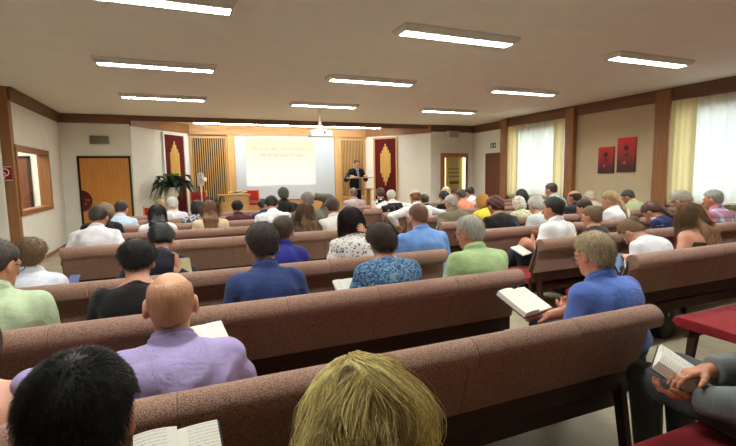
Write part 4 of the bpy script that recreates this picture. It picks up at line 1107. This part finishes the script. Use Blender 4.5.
# row C
B['boy'] = person('boy with brown hair and white shirt collar at the left', 30, 238, 3.24, ('mop', (112, 84, 56), .018), ('shirt', F('boys_white_shirt', (214, 218, 230))), bow=14, res=.0075, w=.95, sk=(214, 160, 134), strands=1300, slen=.03)
B['leanblack'] = person('black haired woman in dark clothes bowing low behind the wide necked woman', 160, 224, 3.24, ('mop', (22, 19, 21), .016), ('blouse', F('navy_black', (26, 26, 38))), collar=False, bow=40, lean=20, hunch=.06, res=.008, sleeve='long', sk=(206, 156, 130), strands=1000, slen=.035, w=.88, side=6, arms={-1: 'lap', 1: dict(px=(176, 271, 3.60), d=(.5, .5, .5), n=(-1, 0, .2))})
B['blueboy'] = person('young person in royal blue shirt turning right beside the navy shirt man', 283, 216, 3.24, ('short', (70, 52, 40), .018), ('shirt', F('royal_blue', (44, 48, 132))), bow=14, look=-22, res=.008, w=.85, sk=(206, 148, 122), strands=900, slen=.03)
B['whitefloral'] = person('dark haired woman in a white flowered blouse holding her neck', 350, 208, 3.24, ('bob', (40, 28, 26), .010), ('blouse', floral('white_floral', [(90, 128, 160), (230, 226, 222), (190, 120, 120), (60, 84, 110), (226, 224, 222), (120, 140, 120)], 44, (226, 224, 222))), collar=False, bow=24, roll=-6, res=.0075, w=1.05, strands=1500, slen=.24, bottom='skirt', arms={-1: 'lap', 1: 'nape'}, sk=(212, 158, 134))
B['lightblue'] = person('man with cropped brown hair in a light blue shirt by the aisle', 418, 204, 3.24, ('buzz', (112, 78, 58), .007), ('shirt', F('light_blue_shirt', (112, 152, 216))), bow=16, res=.0075, w=1.15, sk=(200, 140, 114), strands=900, slen=.008)
B['whiteman'] = person('dark haired man in white short sleeved shirt turned left, hands raised over a book', 553, 197, 3.28, ('short', (40, 32, 30), .017), ('shirt', WS), bow=4, look=12, res=.007, hands=.005, w=1.08, sk=(198, 136, 108), strands=1200, slen=.024, bmat=jeans, yaw=8, legs='crossed',
    arms={-1: dict(w=(-.12, .40, .70), n=(.7, -.1, .6), d=(.3, .8, .3), curl=25), 1: dict(w=(.02, .40, .74), n=(-.8, .1, -.3), d=(-.2, .6, .7), curl=20)})
B['smallboy'] = person('small boy with light brown hair behind the glasses man, face to the left', 591, 210, 3.28, ('mop', (118, 94, 66), .016), ('shirt', F('dark_tshirt', (52, 56, 60))), collar=False, bow=10, look=18, res=.0085, w=.78, sk=(214, 158, 128), strands=700, slen=.03, smin_=.7)
B['ponytail'] = person('girl with long brown ponytail and navy top bowing over a white paper', 652, 202, 3.28, ('pony', (82, 54, 40), .016), ('blouse', navy), collar=False, bow=46, lean=18, look=14, res=.0085, w=.88, sk=(210, 156, 130), strands=900, slen=.04)
B['greylean'] = person('grey haired woman in orange blouse bowing beside the plaid shirt man', 682, 191, 3.28, ('wavy', (150, 142, 128), .018), ('blouse', F('orange_blouse', (214, 120, 92))), collar=False, bow=46, lean=14, side=4, res=.009, w=.95, sk=(210, 156, 130), strands=600, slen=.03)
B['plaid'] = person('grey haired man in a red and blue plaid shirt by the near window', 713, 190, 3.28, ('short', (150, 148, 144), .014), ('shirt', plaid('plaid_shirt', (206, 206, 220), (70, 84, 150), (190, 60, 60))), bow=12, look=14, res=.008, w=1.08, sk=(206, 146, 120), strands=700, slen=.02)
# row R3 and left gap
B['blackdress'] = person('woman with dark auburn hair in a black dress', 495, 196, 4.20, ('curly', (70, 26, 22), .022), ('dress', blackcloth), collar=False, bow=26, res=.009, w=1.18, bottom='skirt', sk=(206, 152, 126), lean=12)
B['palehair'] = person('pale haired woman in white blouse before the far window', 536, 196, 4.20, ('wavy', (188, 184, 174), .018), ('blouse', F('pale_blouse', (196, 204, 206))), collar=False, bow=26, res=.01, w=.98, bottom='skirt')
B['darkface'] = person('woman with short dark brown hair behind the small boy', 584, 199, 4.20, ('mop', (46, 28, 26), .020), ('blouse', F('maroon_blouse', (84, 40, 44))), collar=False, bow=18, look=22, res=.009, w=.95, bottom='skirt', sk=(210, 154, 128))
B['blondbow'] = person('blond woman with a black hair bow and white blouse', 610, 191, 4.20, ('pony', (158, 132, 92), .014), ('blouse', F('white_blouse', (226, 226, 230))), collar=False, bow=24, look=18, res=.009, w=.98, bottom='skirt', sk=(210, 156, 130))
B['bentglasses'] = person('man with dark grey hair bowing under the right picture', 628, 190, 5.10, ('short', (64, 62, 62), .014), ('shirt', F('yellow_green_shirt', (198, 206, 160))), bow=34, look=26, lean=10, glasses=True, res=.01, sk=(190, 132, 104))
# row R4
B['olive'] = person('grey haired man in an olive green jacket by the aisle', 451, 195, 5.10, ('short', (164, 156, 144), .013), ('jacket', F('olive_jacket', (104, 98, 80))), bow=20, res=.009, w=1.15, sleeve='long', arms={-1: 'down', 1: 'lap'}, sk=(204, 148, 124))
B['yellow'] = person('woman with mustard scarf and bright yellow blouse', 482, 194, 5.10, ('scarf', (150, 110, 50), .014), ('blouse', F('yellow_blouse', (232, 212, 70))), collar=False, bow=28, res=.01, shadowhair=F('mustard_scarf', (160, 116, 56)), bottom='skirt')
B['palescarf'] = person('woman wearing a pale green patterned headscarf and matching blouse', 518, 196, 5.10, ('scarf', (190, 186, 170), .014), ('blouse', floral('pale_green_print', [(200, 204, 170), (170, 180, 140), (220, 220, 196)], 40)), collar=False, bow=24, res=.01, shadowhair=floral('pale_scarf', [(206, 200, 186), (176, 168, 150), (220, 216, 204)], 50), bottom='skirt')
B['balding'] = person('balding man in a dark navy suit near the second pillar', 574, 190, 5.10, ('fringe', (54, 44, 40), .014), ('jacket', F('dark_navy_suit', (28, 30, 42))), bow=12, look=16, res=.01, sleeve='long', w=1.05, sk=(196, 140, 112))
# row R5
B['baldwhite'] = person('bald man in a white shirt with elbows spread, far centre', 415, 190, 6.03, ('fringe', (110, 82, 64), .008), ('shirt', WS), bow=18, hunch=.05, res=.011, w=1.22, sleeve='long', arms='out', sk=(196, 132, 104), smax_=1.25)
B['darkscarf'] = person('woman in a dark headscarf at the left edge of the far curtain', 521, 189, 6.03, ('scarf', (40, 40, 40), .014), ('blouse', F('black_green', (30, 34, 34))), collar=False, bow=22, res=.012, shadowhair=F('dark_scarf', (44, 44, 44)), bottom='skirt')
B['aqua'] = person('tall man in an aqua shirt in front of the far curtain', 551, 183, 6.03, ('short', (72, 56, 46), .013), ('shirt', F('aqua_shirt', (176, 214, 214))), bow=16, look=16, res=.011, sk=(204, 146, 118), smax_=1.25)
B['whitecurl'] = person('woman with white curly hair under the left picture', 590, 191, 6.03, ('curly', (206, 198, 182), .016), ('blouse', F('cream_blouse', (216, 208, 190))), collar=False, bow=24, res=.012, bottom='skirt')
# rows R6 - R8
B['blackcurl'] = person('black haired woman in black top left of the olive jacket', 444, 191, 6.96, ('curly', (26, 22, 22), .018), ('blouse', blackcloth), collar=False, bow=26, res=.012, bottom='skirt')
B['salmon'] = person('grey haired man in a salmon shirt', 461, 189, 6.96, ('short', (84, 78, 74), .014), ('shirt', F('salmon_shirt', (230, 146, 118))), bow=22, w=.9, res=.012, sk=(196, 136, 110))
B['darkgreen'] = person('dark haired person half hidden by the bald man in white', 424, 194, 6.96, ('short', (52, 52, 40), .016), ('shirt', F('dark_green_shirt', (44, 52, 46))), bow=20, res=.012)
B['whitecap'] = person('woman with a white knitted cap in front of the display case', 446, 187, 7.85, ('cap', WH, .012), ('blouse', F('beige_blouse', (176, 164, 140))), collar=False, bow=22, res=.012, shadowhair=F('white_knit_cap', (214, 204, 176)), bottom='skirt')
B['darkwhite'] = person('dark haired man in a white shirt beside the brown door', 470, 187, 7.85, ('short', (52, 44, 40), .014), ('shirt', F('white_shirt_far', (226, 226, 226))), bow=30, res=.012, sk=(180, 126, 104))
B['vest'] = person('white haired man in a black vest and white sleeves', 391, 190, 7.85, ('short', (206, 204, 196), .014), ('shirt', WS), bow=20, res=.011, w=1.15, sleeve='short', arms='out')
vb = B['vest']
def f_vest(p):
    d = torso_sdf(vb, p, .026); q = (p-vb.S.astype(f32)) @ vb.T
    d = smax(d, np.abs(q[:, 0])-.165, .01); d = smax(d, q[:, 2]-.02, .01); return smax(d, .50-p[:, 2], .01)
V, Q = nets(f_vest, vb.P-A3(.3, .2, .1), vb.N+A3(.3, .35, .1), .011); link('vest', npmesh('vest', V, Q), blackcloth, vb.t)
B['curlybw'] = person('woman with dark curly hair in a black and white dress', 380, 188, 8.80, ('curly', (70, 50, 44), .02), ('dress', floral('black_white_print', [(24, 24, 26), (224, 222, 218), (30, 30, 32)], 18)), collar=False, bow=20, res=.012, bottom='skirt')
B['lilacgrey'] = person('man with short hair in a grey lilac shirt below the lectern', 353, 188, 8.80, ('buzz', (120, 96, 78), .008), ('shirt', F('grey_lilac_shirt', (164, 148, 150))), bow=10, res=.011, w=1.1, sk=(196, 140, 116))
# left block
B['leftwhite'] = person('man in a white shirt leaning to his right at the free pew end', 98, 206, 5.05, ('short', (58, 46, 40), .015), ('shirt', F('white_shirt_left', (222, 220, 226))), bow=30, lean=12, hunch=.06, look=-14, res=.0085, w=1.0, sk=(192, 132, 108), strands=500, slen=.022)
B['browncentre'] = person('woman with long brown hair falling over the pew, centre', 304, 203, 5.05, ('long', (108, 80, 54), .010), ('blouse', F('taupe_top', (96, 84, 70))), collar=False, bow=14, res=.009, strands=1200, slen=.50, bottom='skirt')
B['whiteback'] = person('brown haired man in a white shirt below the projection screen, right', 332, 198, 5.05, ('short', (64, 48, 40), .014), ('shirt', F('white_shirt_back', (224, 220, 214))), bow=20, res=.009, sk=(196, 140, 112), strands=400, slen=.022)
B['longblack'] = person('woman with long straight black hair and white sleeves', 157, 205, 6.05, ('long', (22, 18, 21), .008), ('blouse', F('white_sleeves', (218, 216, 220))), collar=False, bow=20, res=.009, strands=700, slen=.26, bottom='skirt')
B['fairblack'] = person('fair haired woman in black before the orange door', 105, 203, 6.05, ('bob', (122, 98, 70), .014), ('blouse', blackcloth), collar=False, bow=32, lean=14, look=-20, res=.01, w=.95, bottom='skirt')
B['beige'] = person('woman with wavy brown hair and beige lace top', 209, 200, 6.05, ('long', (118, 84, 54), .012), ('blouse', F('beige_lace', (206, 184, 152))), collar=False, bow=14, res=.009, strands=700, slen=.28, wavy=True, bottom='skirt')
B['whiteblack'] = person('black haired person in a white shirt bowing below the screen', 271, 196, 6.05, ('short', (32, 28, 28), .018), ('shirt', F('white_shirt_mid', (222, 222, 226))), bow=34, lean=16, hunch=.06, res=.0095, w=1.1)
B['handhead'] = person('grey haired man in a grey green suit with a hand on his head', 307, 192, 6.05, ('short', (128, 122, 114), .012), ('jacket', F('grey_green_suit', (98, 98, 86))), bow=10, look=18, res=.0095, w=1.15, sleeve='long', arms={-1: 'lap', 1: 'head'}, sk=(198, 136, 108))
B['blueleft'] = person('man in a pale blue shirt at the right edge of the orange door', 121, 201, 6.97, ('short', (50, 40, 36), .014), ('shirt', F('pale_blue_shirt', (186, 204, 226))), bow=24, lean=12, look=-18, res=.01, sk=(200, 144, 116))
B['patterned'] = person('black haired woman in a black and white patterned blouse', 197, 200, 6.97, ('bob', (26, 22, 24), .016), ('blouse', floral('bw_lace', [(40, 44, 56), (206, 206, 212), (90, 96, 110)], 60)), collar=False, bow=24, res=.0105, bottom='skirt')
B['darkred'] = person('black haired man in a dark red top before the communion table', 237, 200, 6.97, ('short', (24, 20, 20), .02), ('shirt', F('dark_red_top', (66, 30, 36))), bow=20, res=.0105)
B['beret'] = person('person in black wearing a grey green knitted cap before the screen', 283, 187, 7.89, ('cap', (74, 78, 70), .018), ('jacket', blackcloth), bow=2, res=.0105, w=1.05, sleeve='long', shadowhair=F('grey_green_cap', (72, 76, 66)))
B['navyfar'] = person('person in navy beside the bowing white shirt', 263, 199, 6.97, ('short', (30, 26, 28), .016), ('shirt', navy), bow=30, lean=14, res=.0105)
B['whitehair'] = person('white haired woman in white blouse in front of the red hanging', 172, 197, 7.89, ('wavy', (206, 204, 200), .018), ('blouse', F('white_blouse_far', (216, 216, 220))), collar=False, bow=22, res=.011, bottom='skirt')
B['blondfar'] = person('blond woman left of the white haired woman', 160, 199, 8.82, ('bob', (150, 124, 80), .014), ('blouse', F('grey_blouse', (120, 120, 120))), collar=False, bow=22, res=.011, bottom='skirt')
# the speaker behind the lectern
pr = person('man in dark suit and light blue tie standing at the lectern', 0, 0, 0, ('short', (54, 44, 38), .013), ('jacket', F('black_suit', (26, 27, 36))), at=(4.99, 12.90), yaw=180, stand=True, s=1.02, bow=14, lean=3, sleeve='long', collar=False, res=.009, sk=(206, 148, 122), bmat=F('black_suit_trousers', (24, 25, 32)),
    arms={-1: dict(w=(-.23, .26, 1.19), n=(0, 0, -1), d=(0, 1, -.1), pole=(-.35, -.8, -.4)), 1: dict(w=(.23, .26, 1.19), n=(0, 0, -1), d=(0, 1, -.1), pole=(.35, -.8, -.4))})
pr.t.location.z = .3
bm = bmesh.new(); c = pr.N; a = pr.T
for i in range(9):
    z0 = .0-.035*i; wv = .045*(1-i/9)+.004; y = .074+.006*i if i < 4 else .095+.014*(i-3)
    if i: box(bm, c[0]-wv, c[0]+wv, c[1]+y+.024, c[1]+y+.030, c[2]+z0, c[2]+z0+.036)
link('shirt', bm, F('light_blue_dress_shirt', (196, 208, 226)), pr.t)
bm = bmesh.new()
for i in range(8):
    z0 = -.02-.035*i; wv = .016+.002*i; y = .080+.006*i if i < 4 else .101+.014*(i-3)
    box(bm, c[0]-wv, c[0]+wv, c[1]+y+.028, c[1]+y+.036, c[2]+z0, c[2]+z0+.036)
link('tie', bm, F('blue_tie', (110, 140, 176)), pr.t)
print('people', NP[0], round(time.time()-T0, 1))
# ------------------------------------------------------------------ things on the stage
t = empty('lectern', (4.98, 12.5, .3))
boxobj('desk_top', (-.35, .35, -.2, .22, 1.115, 1.145), M_OAKX, t, .006, Matrix.Rotation(R(0), 4, 'X'))
boxobj('shelf', (-.30, .37, -.18, .2, .775, .80), M_POST, t, .004)
boxobj('stem', (-.03, .03, -.06, .0, .80, 1.115), plain('steel_dark', (120, 116, 112), .05, .35, metal=1), t)
for g in (-1, 1): boxobj('post', (g*.29-.024, g*.29+.024, -.14, .14, .05, .775), M_OAK, t, .004)
boxobj('foot_board', (-.42, .42, -.22, .24, 0, .05), M_OAKX, t, .006)
tag(t, 'open oak lectern with two boards in front of the speaker', 'lectern')
t = empty('microphone', (5.02, 12.60, 1.445)); bm = bmesh.new(); tube(bm, [(0, 0, 0), (0, 0, .05), (0, .06, .16), (0, .10, .2)], .006); link('gooseneck', bm, M_BLACK, t, True)
bm = bmesh.new(); lathe(bm, [(.03, 0), (.03, .01), (.01, .015)], 16); link('base', bm, M_BLACK, t)
bm = bmesh.new(); tube(bm, [(0, .10, .2), (0, .135, .225)], .014, 10); link('capsule', bm, M_BLACK, t, True); tag(t, 'thin black gooseneck microphone on the lectern', 'microphone')
open_book('dark open book lying on the left of the lectern', (4.80, 12.52, 1.452), 180, 0, W=.11, Ht=.16, thick=.016, cover=(40, 26, 24))
t = empty('communion_table', (1.32, 12.75, .3))
boxobj('table_top', (-.42, .42, -.28, .28, .70, .74), M_OAKX, t, .008); boxobj('front_panel', (-.36, .36, -.22, -.19, .08, .70), wood('oak_pale', (212, 170, 112), (228, 188, 130), 'x'), t)
for g in (-1, 1): boxobj('side_panel', (g*.36-.02, g*.36+.02, -.22, .22, 0, .70), M_OAK, t, .004)
tag(t, 'pale oak communion table on the stage left of the screen', 'table')
t = empty('flower_arrangement', (1.42, 12.70, 1.04)); rng = random.Random(3)
bm = bmesh.new(); lathe(bm, [(.1, 0), (.13, .03), (.11, .035)], 16); link('bowl', bm, M_WHITE, t, True)
for k in range(34):
    bm = bmesh.new(); x, y = rng.uniform(-.24, .24), rng.uniform(-.1, .1); z = .06+.06*(1-abs(x)/.25)*rng.random()
    for a in range(6):
        bmesh.ops.create_icosphere(bm, subdivisions=1, radius=.018, matrix=Matrix.Translation((x+.02*cos(a*pi/3), y+.02*sin(a*pi/3), z)) @ Matrix.Scale(.4, 4, (0, 0, 1)))
    link('blossom', bm, [plain('yellow_petal', (236, 206, 92), .08, .6), plain('cream_petal', (240, 232, 190), .04, .6)][k % 2], t, True)
bm = bmesh.new()
for k in range(40):
    a = rng.uniform(0, 6.28); l = rng.uniform(.1, .28); p = Vector((0, 0, .03)); q = Vector((l*cos(a), .4*l*sin(a), .05+.03*rng.random())); d = Vector((-sin(a), cos(a), 0))*.016
    v = [bm.verts.new(x) for x in (p, (p+q)/2+d, q, (p+q)/2-d)]; bm.faces.new(v)
link('foliage', bm, plain('leaf_green', (66, 104, 44), .15, .6), t); tag(t, 'low yellow and cream flower arrangement on the communion table', 'flowers')
def chair(loc, rz, label):
    t = empty('armless_chair', loc, rz); boxobj('seat', (-.22, .22, -.22, .22, .42, .48), M_RED, t, .015); boxobj('backrest', (-.20, .20, -.235, -.195, .52, .82), F('chair_red_cloth', (168, 40, 38)), t, .015)
    for x in (-.21, .21):
        for y, h in ((-.215, .86), (.2, .42)): boxobj('leg', (x-.018, x+.018, y-.018, y+.018, 0, h), M_OAK, t, .004)
    return tag(t, label, 'chair')
chair((1.88, 13.1, .3), pi, 'red upholstered wooden chair between the communion table and the screen')
chair((.42, 13.05, .3), pi, 'red upholstered chair in front of the left slatted panel, below the fan')
chair((-.72, 11.45, 0), pi*.9, 'red upholstered wooden chair beside the palm plant, mostly hidden')
t = empty('pedestal_fan', (.50, 13.2, .24)); M_FAN = plain('fan_white', (232, 230, 222), .02, .4)
bm = bmesh.new(); lathe(bm, [(.2, 0), (.2, .02), (.05, .045), (.03, .06)], 24); link('base', bm, M_FAN, t, True)
bm = bmesh.new(); tube(bm, [(0, 0, .05), (0, 0, 1.12)], .018, 10); link('pole', bm, M_FAN, t, True)
fm = Matrix.Translation((0, 0, 1.22)) @ Matrix.Rotation(R(-78), 4, 'Z') @ Matrix.Rotation(R(90), 4, 'X') @ Matrix.Scale(.78, 4)
bm = bmesh.new(); lathe(bm, [(.05, -.2), (.075, -.18), (.075, -.06), (.04, -.04)], 18); bm.transform(fm); link('motor', bm, M_FAN, t, True)
bm = bmesh.new()
for k in range(5):
    a0 = k*2*pi/5
    pr = [Vector((r*cos(a0+a), r*sin(a0+a), z)) for r, a, z in ((.03, -.3, -.02), (.2, -.25, -.03), (.205, .45, .02), (.03, .5, .02))]; v = [bm.verts.new(x) for x in pr]; bm.faces.new(v)
bmesh.ops.solidify(bm, geom=bm.faces[:], thickness=.004); bm.transform(fm); link('blades', bm, plain('fan_blade', (206, 210, 212), .03, .4), t)
bm = bmesh.new()
for zr, rr in ((-.06, .23), (.06, .23), (0, .25), (.085, .14), (-.085, .14)): tube(bm, [Vector((rr*cos(a), rr*sin(a), zr)) for a in [2*pi*i/28 for i in range(29)]], .005, 5)
for k in range(36):
    a = 2*pi*k/36; tube(bm, [Vector((r*cos(a), r*sin(a), z)) for r, z in ((.04, .095), (.14, .085), (.23, .06), (.25, 0), (.23, -.06), (.14, -.085), (.04, -.095))], .0028, 4)
lathe(bm, [(.05, .088), (.05, .1)], 14); bm.transform(fm); link('grille', bm, M_FAN, t); tag(t, 'white pedestal fan in front of the left slatted panel', 'fan')
def frond(bm, base, az, L, rise, droop, n=22, lw=.02, ll=.2):
    d = Vector((cos(az), sin(az), 0)); pts = []
    for i in range(n+1):
        u = i/n; pts.append(base+d*(L*u*(1-.12*u))+Vector((0, 0, rise*sin(pi*min(.5, u*.62))*1.0-droop*u**2.4)))
    tube(bm, pts, [.007*(1-.8*i/n) for i in range(n+1)], 5)
    s = Vector((-d.y, d.x, 0))
    for i in range(2, n+1):
        tg = (pts[i]-pts[i-1]).normalized(); l = ll*(sin(pi*(.18+.78*i/n))+.12)
        for g in (-1, 1):
            q = pts[i]+(s*g*.8+tg*.75+Vector((0, 0, -.35))).normalized()*l; mid = (pts[i]+q)/2; wv = tg.cross(s).normalized()*.006+tg*lw
            v = [bm.verts.new(x) for x in (pts[i], mid+wv, q, mid-wv)]; bm.faces.new(v)
t = empty('potted_palm', (-.22, 12.33, .3)); bm = bmesh.new(); lathe(bm, [(.16, 0), (.16, .03), (.11, .06), (.10, .74), (.15, .78), (.17, .98), (.15, .98), (.14, .92)], 24); link('tall_planter', bm, M_WHITE, t, True)
rng = random.Random(8); M_FR = plain('dark_frond', (34, 62, 40), .25, .5)
for k in range(22):
    bm = bmesh.new(); frond(bm, Vector((0, 0, .94)), (az := k*2*pi/22+rng.uniform(-.15, .15)), min(rng.uniform(.5, .82), .40/max(.05, -(cos(az)*.79-sin(az)*.61))), rng.uniform(.26, .5), rng.uniform(.30, .62)); link('frond', bm, M_FR, t)
for k in range(6):
    bm = bmesh.new(); frond(bm, Vector((0, 0, .96)), k*2*pi/6+.3,   .2, .36, .03, 12, .016, .12); link('young_frond', bm, plain('young_frond', (112, 146, 60), .2, .5), t)
tag(t, 'dark green palm with arching fronds in a tall white planter', 'plant')
t = empty('potted_plant', (.83, 12.35, .3)); bm = bmesh.new(); lathe(bm, [(.12, 0), (.15, .26), (.13, .26), (.12, .22)], 20); link('pot', bm, plain('terracotta', (150, 86, 56), .1, .8), t, True)
bm = bmesh.new()
for k in range(26):
    a = rng.uniform(0, 6.28); L = rng.uniform(.25, .5); pts = [Vector((L*u*cos(a), L*u*sin(a), .24+.62*sin(pi*.62*u)-.25*u*u)) for u in [i/7 for i in range(8)]]; s = Vector((-sin(a), cos(a), 0))
    for i in range(7):
        w0, w1 = .022*sin(pi*(i+.3)/7.6), .022*sin(pi*(i+1.3)/8.6); v = [bm.verts.new(x) for x in (pts[i]+s*w0, pts[i+1]+s*w1, pts[i+1]-s*w1, pts[i]-s*w0)]; bm.faces.new(v)
link('leaves', bm, M_FR, t); tag(t, 'dark leafy pot plant to the left of the communion table', 'plant')

# ------------------------------------------------------------------ things in hands and on the floor
def hold(px, py, Y): return tuple(aty(px, py, Y))
open_book('open book with printed pages on the lap of the black haired man', hold(180, 463, 1.02), 4, 30, W=.09, Ht=.15, thick=.022, one_sided=-1, cover=(30, 28, 30))
open_book('small white booklet held by the bald man', hold(208, 337, 1.93), 15, 30, W=.075, Ht=.13, thick=.012, cover=(200, 198, 190))
open_book('large open book on the knees of the blue shirted man with glasses', hold(524, 302, 2.02), 12, 24, W=.13, Ht=.215, thick=.022, one_sided=-1, cover=(70, 66, 66))
open_book('thick open book held in both hands by the man in grey', hold(676, 371, 1.10), 32, 30, roll=-8, W=.10, Ht=.165, thick=.032, one_sided=-1, cover=(70, 18, 28))
open_book('open white book in the lap of the white shirted man turned left', hold(521, 251, 3.90), 20, 24, W=.10, Ht=.17, thick=.015, cover=(60, 60, 64))
open_book('small white book beside the blue patterned blouse', hold(345, 286, 2.86), 0, 30, W=.07, Ht=.12, thick=.012, cover=(210, 206, 196))
def sheet(label, loc, yaw, pitch, w, h, rgb, name='thin_sheet'):
    t = empty(name, loc); t.rotation_euler = (Matrix.Rotation(R(yaw), 3, 'Z') @ Matrix.Rotation(R(pitch), 3, 'X')).to_euler()
    bm = bmesh.new(); n = 8
    a = [[bm.verts.new((-w/2+w*i/n, y, .012*sin(pi*i/n)+z)) for i in range(n+1)] for y, z in ((-h/2, 0), (h/2, .004))]
    for i in range(n): bm.faces.new((a[0][i], a[0][i+1], a[1][i+1], a[1][i]))
    bmesh.ops.solidify(bm, geom=bm.faces[:], thickness=.0015); bmesh.ops.recalc_face_normals(bm, faces=bm.faces[:]); link('page', bm, plain('sheet_%d_%d' % rgb[:2], rgb, .03, .8), t); return tag(t, label, 'paper')
sheet('cream paper held up by the woman in dark clothes bowing low', hold(184, 266, 3.62), 15, 62, .10, .12, (226, 214, 176))
sheet('folded white paper on the lap of the girl with ponytail', hold(660, 222, 3.72), -30, 25, .16, .2, (228, 230, 238))
sheet('blue and white leaflet beside the girl in white', hold(622, 263, 2.95), -20, 40, .16, .22, (150, 176, 214))
sheet('pale sheet added as a bright floor patch under the third pew, left one', (2.02, 3.28, .004), 8, 0, .2, .28, (226, 222, 204))  # thin sheets added in place of bright patches on the floor
sheet('pale sheet added as a bright floor patch under the third pew, right one', (2.36, 3.30, .004), -6, 0, .2, .28, (230, 226, 210))
t = empty('smartphone', hold(73, 283, 3.72)); t.rotation_euler = (R(40), 0, R(-10)); boxobj('case', (-.038, .038, -.075, .075, -.004, .004), M_BLACK, t, .003); MP = emit('phone_glow', (.4, .5, 1.0), .15); MP.node_tree.nodes['Principled BSDF'].inputs['Base Color'].default_value = (.03, .04, .1, 1); boxobj('screen', (-.034, .034, -.07, .07, .004, .0045), MP, t)
tag(t, 'smartphone with bluish screen held by the boy at the left', 'phone')
def bag(loc, rz, w, d, h, label):
    t = empty('handbag', loc, rz); bm = bmesh.new(); box(bm, -w/2, w/2, -d/2, d/2, 0, h, bev=.035); 
    for v in bm.verts:
        if v.co.z > h*.6: v.co.y *= .6
    link('body', bm, plain('black_leather_bag', (24, 22, 23), .15, .45, bmp=.2), t, True)
    for y in (-.03, .03):
        bm = bmesh.new(); tube(bm, [(-w*.3, y, h-.02), (-w*.26, y, h+.09), (0, y*1.2, h+.13), (w*.26, y, h+.09), (w*.3, y, h-.02)], .008, 6); link('handle', bm, M_BLACK, t, True)
    bm = bmesh.new(); box(bm, -.015, .015, -d*.31-.006, -d*.31+.004, h-.08, h-.05); link('clasp', bm, MATS['steel'], t)
    return tag(t, label, 'bag')
bag((atz(661, 335, 0).x, atz(661, 335, 0).y, 0), .2, .26, .16, .27, 'black handbag on the floor left of the bare red seat')
bag((atz(622, 387, 0).x, atz(622, 387, 0).y, 0), -.3, .28, .17, .26, 'black bag under the nearest pew end, beside the grey trouser legs')
# coat over the pew back
def f_coat(p):
    y = np.abs(p[:, 1]-.045); d = smax(ell(p, (0, .045, .70), (.22, .13, .24)), -.52+0*p[:, 2]-p[:, 2]+1.0-.04, .02)
    q = smin(cap(p, A3(-.15, -.035, .84), A3(-.19, -.06, .46), .045, .05), cap(p, A3(.12, -.035, .84), A3(.16, -.06, .42), .05, .055), .05)
    q = smin(q, cap(p, A3(0, -.035, .84), A3(0, -.06, .45), .05, .055), .06); q = smin(q, cap(p, A3(-.16, .02, .875), A3(.15, .02, .875), .035, .035), .05)
    q = smin(q, cap(p, A3(-.14, .12, .84), A3(.14, .15, .6), .03, .03), .05)
    return q+.008*np.sin(p[:, 0]*60+3*np.sin(p[:, 2]*20))
V, Q = nets(f_coat, (-.35, -.2, .3), (.35, .3, 1.0), .01)
t = empty('coat', (3.78, 7.85, 0)); link('cloth', npmesh('cloth', V, Q), blackcloth, t); tag(t, 'black coat hung over a pew back behind the man in the black vest', 'coat')
